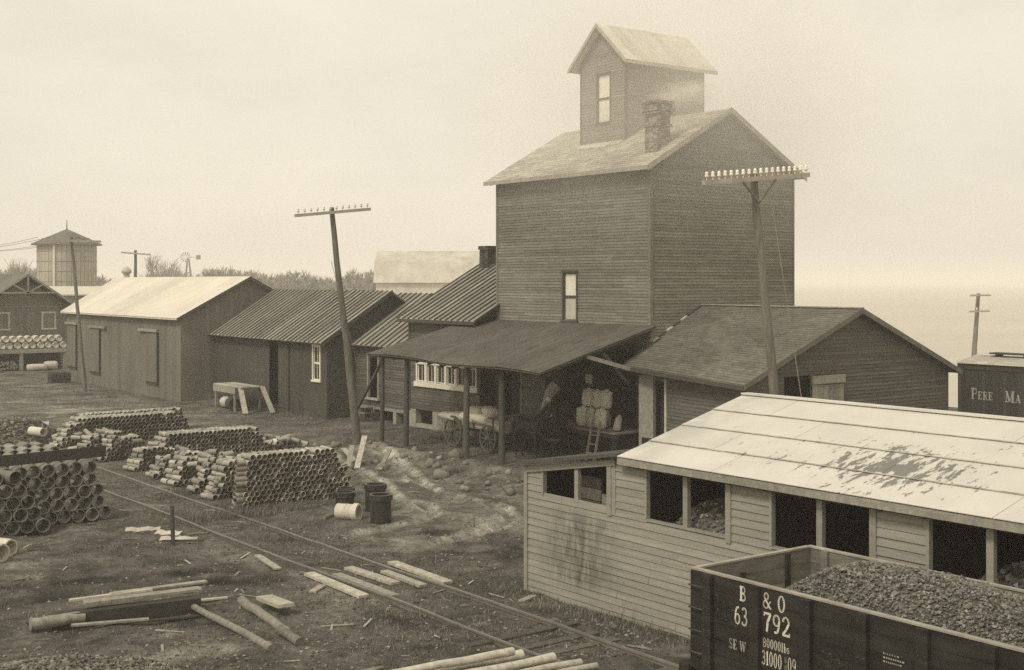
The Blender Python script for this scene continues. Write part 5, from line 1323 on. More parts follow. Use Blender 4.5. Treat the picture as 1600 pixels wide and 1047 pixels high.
def bare_tree(mb, x, y, h, spread, n, rg, w=0.05):
    mb.path([(x,y,0),(x+rg.uniform(-.3,.3),y,h*.5),(x+rg.uniform(-.6,.6),y+rg.uniform(-.4,.4),h*.9)], [.05+h*.018,.03+h*.012,.03], 5, 0, False)
    for k in range(n):
        z = h*rg.uniform(.22,.8); a = rg.uniform(0,6.283); L = spread*rg.uniform(.4,1)*(1.15-z/h*.7)
        p0 = V3((x,y,z)); p1 = p0+V3((math.cos(a)*L*.6, math.sin(a)*L*.6, L*.55)); 
        for q in range(5):
            e = p1+V3((rg.uniform(-1,1)*L*.45, rg.uniform(-1,1)*L*.45, rg.uniform(.1,1)*L*.7)); s0 = p0.lerp(p1, rg.uniform(.35,1))
            d = V3((rg.uniform(-1,1),rg.uniform(-1,1),.2)).normalized()*w
            mb.add([s0-d, s0+d, e+d*.3, e-d*.3], [(0,1,2,3)], rg.uniform(-1,1))
        d = V3((math.sin(a),-math.cos(a),0))*w*1.6
        mb.add([p0-d,p0+d,p1+d*.6,p1-d*.6],[(0,1,2,3)],0)
rg = random.Random(21); mb = MB()
for k in range(420):
    px = rg.uniform(-60, 640); Yc = rg.uniform(255, 320); X = (px-800)/2000*Yc
    hpx = 17+9*math.sin(px*.021+1)+6*math.sin(px*.057) + (6 if 380 < px < 560 else 0) - (6 if px > 560 else 0)
    x, y = C2W(X, Yc); bare_tree(mb, x, y, (6.6+hpx*Yc/2000)*rg.uniform(.72,1.03), 3.0, 30, rg, 0.12)
tag(mb.build('distant_wood', M['twig'], None, 'stuff', at=(100,300,0)), 'hazy bare-branched wood along the left horizon', 'wood')
for (px, Yc, h, l_) in ((238,285,13.4,'pale tall bare tree rising highest above the distant wood'),(265,300,11.8,'rounded bare tree just right of the tallest distant tree'),(30,240,10.4,'hazy bare tree at the left end beside the water tank')):
    x, y = C2W((px-800)/2000*Yc, Yc); tr_ = thing('bare_tree', l_, 'tree', (x,y,0))
    m1 = MB(); m1.path([(x,y,-.1),(x+.2,y,h*.5),(x,y,h*.85)],[.3,.2,.06],7); m1.build('trunk', M['twig'], tr_)
    m2 = MB(); bare_tree(m2, x, y, h, 5.2, 90, rg, .06); m2.build('crown', M['twig'], tr_)

# ------------------------------------------------------------------ clay drain pipes
def pipe_mesh(r, L, wall, m, n=14, collar=False, name='drain_pipe'):
    mb = MB(); ri = r-wall; h = L/2
    prof = [(r,-h),(r,h)]
    if collar: prof = [(r,-h),(r,h-.14),(r*1.16,h-.13),(r*1.16,h)]
    mb.lathe(prof, n=n, axis='Y'); mb.lathe([(ri,h),(ri,-h)], n=n, axis='Y')
    mb.lathe([(prof[-1][0],h),(ri,h)], n=n, axis='Y', smooth=False); mb.lathe([(ri,-h),(r,-h)], n=n, axis='Y', smooth=False)
    return mb.mesh(name, m)
def jit(a): return rng.uniform(-a, a)
PB = pipe_mesh(0.183, 0.62, 0.018, M['claybig'], 18); PS = pipe_mesh(0.086, 0.36, 0.0085, M['clay'], 12); PP = pipe_mesh(0.16, 0.75, 0.03, M['claypale'], 16)
big = []
def place_big(x, y, z, label, group, me=PB, rx=0.0, rz=0.0):
    tag(inst(me, 'drain_pipe', (x,y,z), (rx+jit(.02), rng.uniform(0,6), rz+jit(.03))), label, 'drain pipe', group); big.append(1)
D = 0.372
for row in range(5):          # stack at the left edge: honeycomb of wide pipes, end-on
    xr = 12.33 - row*0.11 - (0.186 if row % 2 else 0) + (0.1 if row % 2 else 0)
    for k in range(9 - row//2):
        place_big(xr-k*D, 35.62+jit(.05), 0.17+row*0.322, 'wide clay drain pipe, open end showing, in the honeycomb stack at left', 'wide drain pipes in the left stack')
for row in range(4):          # the step of pipes standing forward of it
    for k in range(5):
        place_big(10.35-row*0.19-k*D, 34.75+jit(.06), 0.17+row*0.322, 'wide clay drain pipe in the lower step in front of the left stack', 'wide drain pipes in the front step')
for k in range(5): place_big(9.6-k*0.39+jit(.03), 34.8+jit(.1), 1.46+jit(.02), 'sunlit wide clay pipe lying on top of the front step', 'sunlit pipes on the front step', PB, jit(.05), jit(.25))
for row in range(3):
    for k in range(8): place_big(11.7-k*D-row*.19, 36.9+row*.62, 1.62+row*.06+jit(.02), 'pale-topped wide pipe in the bed behind the dark beam', 'wide pipes behind the dark beam')
for row in range(5):
    for k in range(3): place_big(11.9-k*D*2.6, 36.3+row*.1, .2+row*.32, 'wide clay pipe deep inside the left stack', 'inner wide pipes')
t = MB(); t.beam((9.2, 35.5, 1.80), (12.45, 35.62, 1.84), 0.06, 0.30, tone=0); tag(t.build('timber_beam', M['darkplank'], at=(11,35.5,1.8)), 'long dark beam laid on edge across the left pipe stack', 'beam')
for (x, y, rz, l_) in ((8.6,32.1,.5,'pale wide pipe lying at the left edge before the stack'),(8.25,31.5,.5,'nearest pale wide pipe lying at the left edge')):
    tag(inst(PP, 'drain_pipe', (x,y,.2+gz(x,y)), (0,0,rz), scale=(1.35,1.1,1.35)), l_, 'drain pipe')
sh_ = MB()
for k in range(5): 
    a = k*.5; sh_.prism([(9.15+k*.09,32.2+jit(.1),.06+gz(9.3,32.2)),(9.3+k*.09,32.35+jit(.1),.1+gz(9.3,32.2)),(9.28+k*.09,32.1+jit(.1),.18+gz(9.3,32.2))],(.05,.02,.02))
tag(sh_.build('pipe_shard', M['claypale'], at=(9.3,32.2,0)), 'broken pale pipe shards beside the pipes at the left edge', 'shards')
small_left = [250]
stuff_p = MB()
def stuff_pipe(x, y, z, rx, rz, r=.086, L=.36, ry=0):
    q = Euler((rx, ry, rz)).to_matrix(); n = 9; ri = r*.895; c = V3((x,y,z))
    rings = [[c+q@V3((rr*math.cos(6.2832*k/n), s_, rr*math.sin(6.2832*k/n))) for k in range(n)] for rr, s_ in ((r,-L/2),(r,L/2),(ri,L/2),(ri,-L/2))]
    tone = tn()*0.9-0.55
    vs_ = rings[0]+rings[1]; stuff_p.add(vs_, [(k,n+k,n+(k+1)%n,(k+1)%n) for k in range(n)], tone, True)
    stuff_p.add(rings[2]+rings[3], [(k,n+k,n+(k+1)%n,(k+1)%n) for k in range(n)], tone, True)
    for a_, b_ in ((1,2),(3,0)): stuff_p.add(rings[a_]+rings[b_], [(k,n+k,n+(k+1)%n,(k+1)%n) for k in range(n)], tone)
def stack(x0, x1, y, rows, label, group, slopeL=.35, slopeR=.5, depth=1, D=.175, indiv=True, Ls=.36, droop=0.0):
    h = D*.866
    for row in range(rows):
        a0, a1 = x0+row*h*slopeL, x1-row*h*slopeR; n = int((a1-a0)/D)
        for k in range(n):
            x = a0+(k+(.5 if row % 2 else 0))*D
            for d in range(depth):
                zz_ = .08+row*h+jit(.010); yy_ = y+d*Ls+jit(.05); x += jit(.008)
                if row == rows-1 and d == 0 and rng.random() < .12: continue
                vis = (d == 0) and indiv and small_left[0] > 0
                if vis:
                    small_left[0] -= 1
                    tag(inst(PS, 'drain_pipe', (x,yy_,zz_), (jit(.04), rng.uniform(0,6), jit(.07))), label, 'drain pipe', group)
                else: stuff_pipe(x, yy_, zz_, jit(.02), jit(.05))
    return h*rows
stack(16.15, 19.95, 34.65, 10, 'small clay drain pipe in the tall square stack beside the track', 'small drain pipes in the tall square stack', .12, .5, 2)
stack(18.0, 22.6, 46.0, 6, 'small clay drain pipe in the middle low stack near the leaning pole', 'small drain pipes in the middle stack', .5, .6, 3)
stack(16.7, 21.9, 52.0, 7, '', '', .4, .5, 3, indiv=False)
stack(17.4, 22.6, 53.6, 7, '', '', .4, .5, 2, indiv=False)
# crosswise end piles and tumbled pipes
def tumble(x0, x1, y0, y1, n, top, axis_rz, sp, seed):
    rg = random.Random(seed)
    for k in range(n):
        x, y = rg.uniform(x0, x1), rg.uniform(y0, y1)
        u_ = 1-((x-(x0+x1)/2)/((x1-x0)/2))**2
        z = .08 + top*max(0, u_)*rg.random()**.6
        stuff_pipe(x, y, z, rg.uniform(-.35,.35), axis_rz+rg.uniform(-sp, sp), .086*rg.choice((1,1,1.2)), .36)
def rough_stack(x0, x1, y, rows, rz, sl=.5, depth=2, D=.18, seed=0):
    """older courses that have sagged: rows still laid, ends ragged"""
    rg = random.Random(seed); c, s_ = math.cos(rz), math.sin(rz); L = x1-x0
    for row in range(rows):
        n = int((L-2*row*D*sl)/D)
        for k in range(n):
            if row > rows-3 and rg.random() < .13: continue
            for d in range(depth):
                a = row*D*sl+(k+.5*(row % 2))*D+rg.uniform(-.015,.015); b = d*.37+rg.uniform(-.06,.06)
                z = .08+row*D*.84+rg.uniform(-.02,.02)-.12*math.sin(a*1.7+seed)**2
                stuff_pipe(x0+a*c-b*s_, y+a*s_+b*c, max(.07,z), rg.uniform(-.07,.07), rz+rg.uniform(-.13,.13), .086*rg.choice((.9,1,1,1.12)))
rough_stack(16.0, 17.9, 36.4, 8, .15, .35, 2, .18, 1)
rough_stack(16.1, 18.3, 38.0, 7, -.12, .4, 2, .18, 2)
rough_stack(16.1, 18.7, 39.8, 6, .18, .45, 2, .18, 3)
rough_stack(16.2, 18.6, 41.7, 5, .05, .5, 2, .18, 4)
rough_stack(16.2, 18.4, 43.6, 5, .2, .5, 2, .18, 5)
rough_stack(16.2, 18.2, 46.8, 6, .15, .5, 2, .18, 6)
rough_stack(16.2, 18.4, 49.0, 5, .2, .5, 2, .18, 7)
rough_stack(16.1, 17.8, 51.6, 6, .2, .5, 2, .18, 8)
tumble(16.0, 18.4, 35.6, 41.0, 26, 1.2, R(40), 1.2, 1)
tumble(16.1, 18.4, 42.0, 47.2, 18, .8, R(30), 1.3, 2)
tumble(16.1, 17.9, 48.0, 53.0, 24, .9, R(40), 1.3, 3)
tumble(22.3, 24.2, 45.6, 47.2, 30, .35, R(60), 1.2, 4)
for row in range(9):      # binders laid crosswise at the left end of the square stack
    stuff_pipe(16.0+row*.02+jit(.03), 34.62+jit(.06), .09+row*.15, 0, R(90)+jit(.3))
for row in range(7):     # crosswise courses binding the right end of the square stack
    for k in range(2): stuff_pipe(19.52-row*.085, 34.7+k*.4+jit(.05), .1+row*.15, 0, R(90)+jit(.15))
tag(stuff_p.build('drain_pipe_heap', M['clay'], None, 'stuff', at=(17.5,42,0)), 'tumbled small clay drain pipes filling the piles behind the square stack', 'drain pipes')
for i, (x, y, rz, l_) in enumerate(((22.3,56.3,.9,'thick pale pipe lying loose behind the far pipe stack'),(16.6,55.6,1.2,'pale thick pipe tipped on the mound at the far pile left end'),(15.9,53.6,.4,'pale thick pipe low on the mound of the far pile'),(16.0,54.8,2.2,'pale thick pipe crosswise on the far pile mound'),(23.1,46.3,.2,'short pale pipe standing out at the middle stack right end'))):
    tag(inst(PP, 'drain_pipe', (x,y,.17+gz(x,y)+(.35 if 'mound' in l_ else 0)), (jit(.1),0,rz), scale=(1.15,1,1.15)), l_, 'drain pipe')

# large glazed sewer pipes and the pale one lying
def sewer(label, x, y, r, h, m, lying=False, rz=0.0):
    o = thing('sewer_pipe', label, 'sewer pipe', (x, y, gz(x,y)-.02), rz=rz)
    b = MB(); ri = r*.84
    if lying:
        b.lathe([(r,-h/2),(r,h/2-.16)], (0,0,r), 20, axis='Y'); b.lathe([(ri,h/2),(ri,-h/2)], (0,0,r), 20, axis='Y'); b.lathe([(ri,-h/2),(r,-h/2)], (0,0,r), 20, axis='Y', smooth=False)
    else:
        b.lathe([(r,0),(r*1.01,h*.5),(r,h-.16)], n=20); b.lathe([(ri,h),(ri,.02)], n=20)
    b.build('barrel', m, o, world=False)
    for (za, zb, k) in ((h-.16,h,1.13),(h*.42,h*.46,1.045)):
        c = MB()
        if lying:
            za, zb = za-h/2, zb-h/2; c.lathe([(r,za),(r*k,za+.01),(r*k,zb),(ri if zb > h/2-.01 else r,zb)], (0,0,r), 20, axis='Y', smooth=False)
        else: c.lathe([(r,za),(r*k,za+.01),(r*k,zb),(ri if zb > h-.01 else r,zb)], n=20, smooth=False)
        c.build('collar', m, o, world=False)
    return o
sewer('front dark glazed sewer pipe standing upright, collar up', 18.25, 30.35, .29, .78, M['glaze'])
sewer('rear dark glazed sewer pipe standing behind the front upright one', 19.0, 31.9, .29, .80, M['glaze'])
sewer('dark upright sewer pipe half hidden behind the pale lying pipe', 18.25, 32.35, .27, .62, M['glaze'])
sewer('dark upright sewer pipe beside the square pipe stack', 18.85, 33.3, .22, .55, M['glaze'])
sewer('pale ringed sewer pipe lying with its dark mouth towards the track', 17.85, 31.45, .225, .66, M['claypale'], True, R(215))
t = MB(); t.lathe([(0,0),(.2,0),(.2,.05),(0,.05)], (0,0,0), 16); o = t.build('round_disc', M['claypale'], at=(17.95,30.95,.2)); o.rotation_euler = (R(70),0,R(-30)); tag(o, 'pale round clay disc leaning at the mouth of the lying sewer pipe', 'disc')
t = MB(); t.path([(0,0,-.1),(0,.02,.62)], .085, 9); tag(t.build('stub_post', M['post'], at=(17.35,33.6,gz(17.35,33.6))), 'short stub post standing before the square pipe stack', 'post')
t = MB(); t.path([(17.25,31.75,.06+gz(17.3,31.7)),(17.6,31.9,.08+gz(17.3,31.7))], .07, 8); tag(t.build('short_log', M['log'], at=(17.45,31.8,0)), 'short pale billet of wood beside the lying sewer pipe', 'log')

# ------------------------------------------------------------------ wagon, horses, man
WGX0, WGX1 = 28.95, 30.4
wg = thing('grain_wagon', 'four-wheeled farm wagon under the canopy loaded with pale sacks', 'wagon', (29.7, 40.3, 0))
def wheel(x, y, r, nsp):
    mb = MB(); mb.lathe([(r,-.035),(r,.035),(r-.075,.035),(r-.075,-.035)], (x,y,r-.02), 28, axis='X', close=True, smooth=False)
    wo = mb.build('wheel', M['wheel'], wg)
    h = MB(); h.lathe([(0,-.14),(.07,-.14),(.10,-.04),(.10,.04),(.07,.14),(0,.14)], (x,y,r-.02), 12, axis='X'); h.build('hub', M['wheel'], wo)
    for k in range(nsp):
        a = 2*math.pi*k/nsp; s_ = MB(); s_.beam((x, y+.08*math.cos(a), r-.02+.08*math.sin(a)), (x, y+(r-.06)*math.cos(a), r-.02+(r-.06)*math.sin(a)), .04, .045); s_.build('spoke', M['wheel'], wo)
for x in (WGX0, WGX1):
    wheel(x, 41.45, .62, 14); wheel(x, 39.05, .54, 12)
for k in range(3):
    for x in (WGX0+.18, WGX1-.18):
        t = MB(); t.box(x-.02, x+.02, 38.3, 42.0, .86+k*.13, .86+k*.13+.122, tn()); t.build('side_board', M['wagon'], wg)
t = MB(); t.box(WGX0+.2, WGX1-.2, 38.3, 42.0, .80, .855); t.build('bed', M['wagon'], wg)
for y in (38.3, 41.96):
    t = MB(); t.box(WGX0+.2, WGX1-.2, y, y+.04, .86, 1.24); t.build('end_board', M['wagon'], wg)
for y, z in ((41.45,.6),(39.05,.52)):
    t = MB(); t.beam((WGX0,y,z),(WGX1,y,z),.10,.12); t.build('axle', M['wheel'], wg)
t = MB(); t.beam((29.68,41.4,.62),(29.68,38.8,.58),.08,.09); t.build('reach', M['wheel'], wg)
t = MB(); t.beam((29.68,38.9,.58),(29.68,35.6,.75),.07,.08); t.build('tongue', M['wheel'], wg)
for y in (38.9, 40.2, 41.5):
    t = MB(); t.beam((WGX0+.15,y,.8),(WGX0+.12,y,1.32),.05,.07); t.build('stake', M['wheel'], wg)
for (x, y, z, rx, rz) in ((29.3,41.8,1.06,R(88),.1),(29.75,41.75,1.08,R(92),-.2),(30.05,41.2,1.05,R(90),.2),(29.3,41.1,1.08,R(88),.2),(29.4,40.5,1.08,R(90),-.1),(29.9,40.4,1.08,R(90),.1)):
    tag(inst(SACKS[rng.randrange(4)], 'grain_sack', (x,y,z+.05), (rx,0,rz+R(180)), scale=(1.25,1.25,1.15)), 'pale grain sack lying flat at the low rear of the wagon load', 'sack', 'sacks on the rear of the wagon')
for (x, y, z, rx, rz) in ((29.25,40.05,1.1,R(80),.3),(29.7,39.9,1.15,R(75),-.2),(29.25,39.35,1.12,R(85),.2),(29.75,39.3,1.12,R(85),0),(29.3,39.85,1.38,R(86),.1),(29.7,39.6,1.42,R(92),.4),(29.3,39.2,1.4,R(88),-.3)):
    tag(inst(SACKS[rng.randrange(4)], 'grain_sack', (x,y,z+.07), (rx,0,rz+R(180)), scale=(1.3,1.35,1.15)), 'pale grain sack heaped high over the wagon front wheels', 'sack', 'sacks on the front of the wagon')

for o_ in [wg] + [o for o in COL.objects if o.get('group') in ('sacks on the rear of the wagon', 'sacks on the front of the wagon')]:
    o_.location.y += 1.1            # wagon drawn up by the office windows
def skin_obj(name, joints, edges, mats, parent, matfn=None, sub=2):
    me = bpy.data.meshes.new(name); me.from_pydata([j[0] for j in joints], edges, [])
    o = bpy.data.objects.new(name, me); COL.objects.link(o)
    m = o.modifiers.new('skin', 'SKIN'); m.use_smooth_shade = True
    sv = me.skin_vertices[0].data if me.skin_vertices else None
    if sv is None:
        bm = bmesh.new(); bm.from_mesh(me); bm.verts.layers.skin.verify(); bm.to_mesh(me); bm.free(); sv = me.skin_vertices[0].data
    for i, j in enumerate(joints):
        r = j[1]; sv[i].radius = r if isinstance(r, tuple) else (r, r); sv[i].use_root = (i == 0)
    s_ = o.modifiers.new('sub', 'SUBSURF'); s_.levels = sub; s_.render_levels = sub
    dg = bpy.context.evaluated_depsgraph_get(); dg.update()
    nm = bpy.data.meshes.new_from_object(o.evaluated_get(dg)); o.modifiers.clear(); o.data = nm; nm.name = name
    nm.materials.clear()
    for x in mats: nm.materials.append(x)
    if matfn:
        for p in nm.polygons: p.material_index = matfn(p.center)
    for p in nm.polygons: p.use_smooth = True
    if parent: o.parent = parent
    return o
def horse(label, x, y, rz):
    h = thing('horse', label, 'horse', (x, y, 0), rz=rz)         # faces local +Y
    J = [((0,-.45,1.22),(.27,.30)),((0,0,1.18),(.27,.31)),((0,.42,1.22),(.24,.32)),((0,-.78,1.28),(.25,.25)),
         ((0,.74,1.45),(.14,.24)),((0,.98,1.75),(.10,.16)),((0,1.12,1.95),(.09,.13)),((0,1.33,1.80),(.075,.11)),((0,1.52,1.58),(.055,.07))]
    E = [(0,1),(1,2),(0,3),(2,4),(4,5),(5,6),(6,7),(7,8)]
    for sx in (-1, 1):
        b = len(J); J += [((sx*.15,.42,.88),(.10,.13)),((sx*.14,.42,.55),(.055,.06)),((sx*.14,.42,.2),(.037,.04)),((sx*.14,.47,.04),(.055,.06))]; E += [(2,b),(b,b+1),(b+1,b+2),(b+2,b+3)]
        b = len(J); J += [((sx*.16,-.68,.92),(.13,.17)),((sx*.15,-.84,.55),(.06,.07)),((sx*.15,-.80,.2),(.04,.045)),((sx*.15,-.74,.04),(.06,.065))]; E += [(3,b),(b,b+1),(b+1,b+2),(b+2,b+3)]
    skin_obj('body', J, E, [M['horse']], h)
    for sx in (-1,1):
        t = MB(); t.path([(sx*.06,1.08,2.02),(sx*.075,1.09,2.16)],[.035,.008],6); t.build('ear', M['horse'], h, world=False)
    t = MB(); t.path([(0,-.98,1.38),(0,-1.12,1.2),(0,-1.14,.7)],[.05,.07,.03],8); t.build('tail', M['horse'], h, world=False)
    t = MB(); t.path([(0,.62,1.72),(0,.86,1.98),(0,1.06,2.1)],[.05,.06,.03],6); t.build('mane', M['horse'], h, world=False)
    t = MB(); t.lathe([(.27,-.05),(.30,0),(.27,.05),(.24,0)], (0,.66,1.35), 14, axis='Y', close=True); t.build('collar', M['cloth'], h, world=False)
    return h
horse('dark horse hitched to the wagon, nearer the yard', 29.25, 37.8, R(180))
horse('dark horse hitched to the wagon, nearer the platform', 30.15, 37.8, R(180))
mn = thing('person', 'person in pale hat and rolled pale sleeves sitting on the loading platform edge', 'person', (31.1, 39.0, 1.09), rz=R(90))   # faces local +Y (towards -X)
J = [((0,-.05,.10),(.16,.12)),((0,-.04,.30),(.15,.11)),((0,.0,.52),(.17,.11)),((0,.03,.62),(.07,.065)),((0,.05,.70),(.06,.06)),((0,.07,.80),(.085,.10)),((0,.07,.90),(.07,.085))]
E = [(0,1),(1,2),(2,3),(3,4),(4,5),(5,6)]
for sx in (-1,1):
    b = len(J); J += [((sx*.19,.0,.55),(.065,.065)),((sx*.24,.10,.32),(.05,.05)),((sx*.17,.32,.20),(.038,.038)),((sx*.15,.38,.17),(.035,.022))]; E += [(2,b),(b,b+1),(b+1,b+2),(b+2,b+3)]
    b = len(J); J += [((sx*.10,.12,.10),(.09,.09)),((sx*.13,.42,.08),(.07,.07)),((sx*.13,.46,-.32),(.052,.055)),((sx*.13,.58,-.40),(.045,.035))]; E += [(0,b),(b,b+1),(b+1,b+2),(b+2,b+3)]
def mfn(c):
    if c.z > .66: return 2
    if abs(c.x) > .155 and c.z > .24: return 1
    if c.y > .26 and c.z > .13 and abs(c.x) > .10: return 2
    return 0
skin_obj('body', J, E, [M['cloth'], M['shirt'], M['skin']], mn, mfn)
t = MB(); t.lathe([(.20,.885),(.20,.895),(.105,.90),(.10,1.0),(.07,1.02),(0,1.02)], (0,.07,0), 16); t.build('hat', M['straw'], mn, world=False)
t = MB(); t.path([(0,.155,.83),(0,.185,.80),(0,.16,.785)],[.012,.018,.012],6); t.build('nose', M['skin'], mn, world=False)
for sx in (-1,1):
    for k in range(4):
        t = MB(); q = (k-1.5)*.018; L_ = (.07,.08,.075,.06)[k]
        t.path([(sx*.15+q,.39,.17),(sx*.15+q*1.1,.39+L_*.6,.165),(sx*.15+q*1.1,.39+L_*.9,.145)],[.010,.009,.007],6); t.build('finger', M['skin'], mn, world=False)
    t = MB(); t.path([(sx*.15-sx*.03,.36,.17),(sx*.15-sx*.055,.40,.165),(sx*.15-sx*.05,.43,.16)],[.011,.010,.008],6); t.build('thumb', M['skin'], mn, world=False)

# ------------------------------------------------------------------ ramp table by the storage shed
rt = thing('ramp_table', 'low plank table with two ramp boards against the storage shed', 'ramp', (29.0, 61.2, 0))
for k in range(4):
    t = MB(); t.box(27.9+k*.30, 27.9+k*.30+.285, 60.0, 63.4, 1.20, 1.25, tn()); t.build('plank', M['plank'], rt)
t = MB(); t.box(27.86, 27.9, 60.7, 63.4, .86, 1.21); t.build('side_board', M['oldplank'], rt)
for (x, y) in ((27.95,63.2),(27.95,60.9),(29.0,63.2),(29.0,60.2)):
    t = MB(); t.box(x-.05,x+.05,y-.05,y+.05,-.05,1.19); t.build('leg', M['oldplank'], rt)
t = MB(); t.beam((27.95,60.25,1.24),(27.6,58.9,.02),.26,.05,up=(0,0,1)); t.build('ramp_board', M['plank'], rt)
t = MB(); t.beam((29.05,60.0,1.22),(28.9,58.5,.02),.24,.05); t.build('ramp_board', M['oldplank'], rt)
t = MB(); t.lathe([(0,-.42),(.24,-.42),(.3,-.2),(.32,0),(.3,.2),(.24,.42),(.2,.42),(.2,.3),(0,.3)], (28.15,62.3,.32), 16, axis='Y'); tag(t.build('keg', M['plank'], at=(28.15,62.3,0)), 'pale keg lying under the ramp table', 'keg')
t = MB(); t.lathe([(.2,-.25),(.31,-.25),(.31,.25),(.24,.25),(.24,-.22),(0,-.22)], (28.0,61.3,.33), 16, axis='Y', smooth=False); tag(t.build('tub', M['darkplank'], at=(28,61.3,0)), 'dark round tub on its side under the ramp table', 'tub')

# ------------------------------------------------------------------ loose timber and stones
def plank_(label, p0, p1, w, h, m, name='plank', cat='plank', group=None, lift=0.0):
    t = MB(); p0, p1 = V3(p0), V3(p1); t.beam(p0, p1, w, h, tone=tn())
    return tag(t.build(name, M[m], at=(p0+p1)/2), label, cat, group)
def logp(label, p0, p1, r0, r1, m='log', name='log', cat='log', group=None):
    p0, p1 = V3(p0), V3(p1); n = 6; t = MB()
    t.path([p0.lerp(p1, k/n)+V3((jit(.015),jit(.015),jit(.012))) for k in range(n+1)], [r0+(r1-r0)*k/n+jit(r0*.05) for k in range(n+1)], 10, tn())
    return tag(t.build(name, M[m], at=(p0+p1)/2), label, cat, group)
# wagon crossing over the track
for (x, ya, yb, w_, l_) in ((13.55,23.2,25.7,.24,'pale crossing plank outside the near rail'),(14.12,22.9,25.4,.22,'pale crossing plank just inside the near rail'),(14.75,23.9,25.9,.24,'pale crossing plank midway between the rails'),(15.08,23.3,25.0,.20,'pale short crossing plank inside the far rail'),(15.66,23.2,25.6,.24,'pale crossing plank outside the far rail')):
    z_ = gz(x,(ya+yb)/2)+.05; plank_(l_, (x,ya,z_), (x+jit(.05),yb,z_+jit(.02)), w_, .06, 'plank', 'crossing_plank')
for (x, y, rz, L_, l_) in ((13.1,24.4,.9,.55,'splintered board fragment lying left of the crossing'),(13.5,27.6,.15,1.6,'weathered board flush beside the near rail beyond the crossing'),(16.3,21.2,1.2,.5,'short board scrap between far rail and coal shed')):
    z_ = gz(x,y)+.03; plank_(l_, (x-.5*L_*math.sin(rz),y-.5*L_*math.cos(rz),z_), (x+.5*L_*math.sin(rz),y+.5*L_*math.cos(rz),z_+.01), .16, .04, 'plank' if L_ < 1 else 'oldplank', 'board')
# pale peeled poles in the foreground, lying square to the track
for i, (y, x1, r, dz, l_) in enumerate(((18.05,13.35,.10,.12,'thickest peeled pole, farthest back in the foreground pile'),(17.62,13.72,.085,.10,'second peeled pole in the foreground pile'),(17.25,14.0,.07,.08,'thin peeled pole reaching furthest towards the rail'),(16.95,14.1,.06,.06,'thin peeled pole nearest the bottom edge'),(17.85,13.0,.07,.28,'thin peeled pole resting across the foreground pile'))):
    y -= .38; x1 += .12
    logp(l_, (10.3,y+.3,dz+gz(10,y)), (x1,y,dz+.03+gz(13.3,y)), r*.9, r, 'polewood')
for (x0, y0, x1, y1, r, l_) in ((9.1,19.0,10.7,18.6,.035,'slim pale stick at the bottom edge left of the peeled poles'),(9.5,18.7,11.2,18.55,.045,'slim pole lying parallel to the bottom edge'),(8.9,18.35,10.9,18.2,.05,'dark-ended slim pole at the bottom edge')):
    logp(l_, (x0,y0,.06+gz(x0,y0)), (x1,y1,.07+gz(x1,y1)), r, r*.8, 'log', 'pole')
# old squared timber with poles on it
g0 = gz(9, 24.5)
plank_('big dark squared timber lying in the left foreground', (7.7,24.95,.10+g0), (10.45,24.45,.13+g0), .32, .32, 'darkplank', 'squared_timber', 'timber')
for k, (xa, ya, xb, yb, w_, m_, l_) in enumerate(((7.9,24.5,9.3,24.2,.12,'oldplank','split weathered board in front of the squared timber, left'),(8.9,24.25,10.4,24.0,.10,'darkplank','dark rotten board in front of the squared timber, middle'),(8.2,25.45,10.1,25.5,.14,'oldplank','weathered board lying behind the squared timber'),(9.6,25.35,11.3,25.0,.09,'plank','thin pale lath behind the squared timber near its right end'),(7.3,25.3,8.4,25.35,.10,'darkplank','dark board end behind the log stub'))):
    z_ = gz((xa+xb)/2,(ya+yb)/2)+.05
    plank_(l_, (xa,ya,z_+.03), (xb,yb,z_+jit(.05)+.04), w_, .035, m_, 'broken_board', 'board')
logp('pale log stub at the left end of the squared timber', (7.25,24.85,.14+g0), (8.25,24.75,.16+g0), .12, .11)
plank_('long weathered slab on top of the squared timber', (8.3,25.0,.37+g0), (10.6,24.75,.37+g0), .26, .05, 'oldplank', 'slab_board', 'board')
plank_('pale slat lying over the squared timber, nearest the track', (8.9,25.2,.42+g0), (10.9,25.15,.40+g0), .16, .04, 'plank', 'slab_board', 'board')
plank_('thin pale slat on the squared timber left half', (8.1,25.25,.40+g0), (9.7,25.05,.42+g0), .10, .04, 'plank', 'slab_board', 'board')
logp('long pale log slanting from the squared timber towards the camera', (10.3,24.35,.08), (10.3,20.9,.04), .065, .075)
logp('weathered split log right of the long pale log', (11.3,24.3,.06), (11.0,21.6,.04), .10, .09, 'oldplank')
plank_('broad weathered slab leaning on the split log', (11.7,24.1,.12), (11.6,22.9,.20), .34, .07, 'oldplank', 'slab_board', 'board')
logp('thick pale log end nearest the split log', (10.95,21.9,.06), (10.85,20.9,.06), .085, .09)
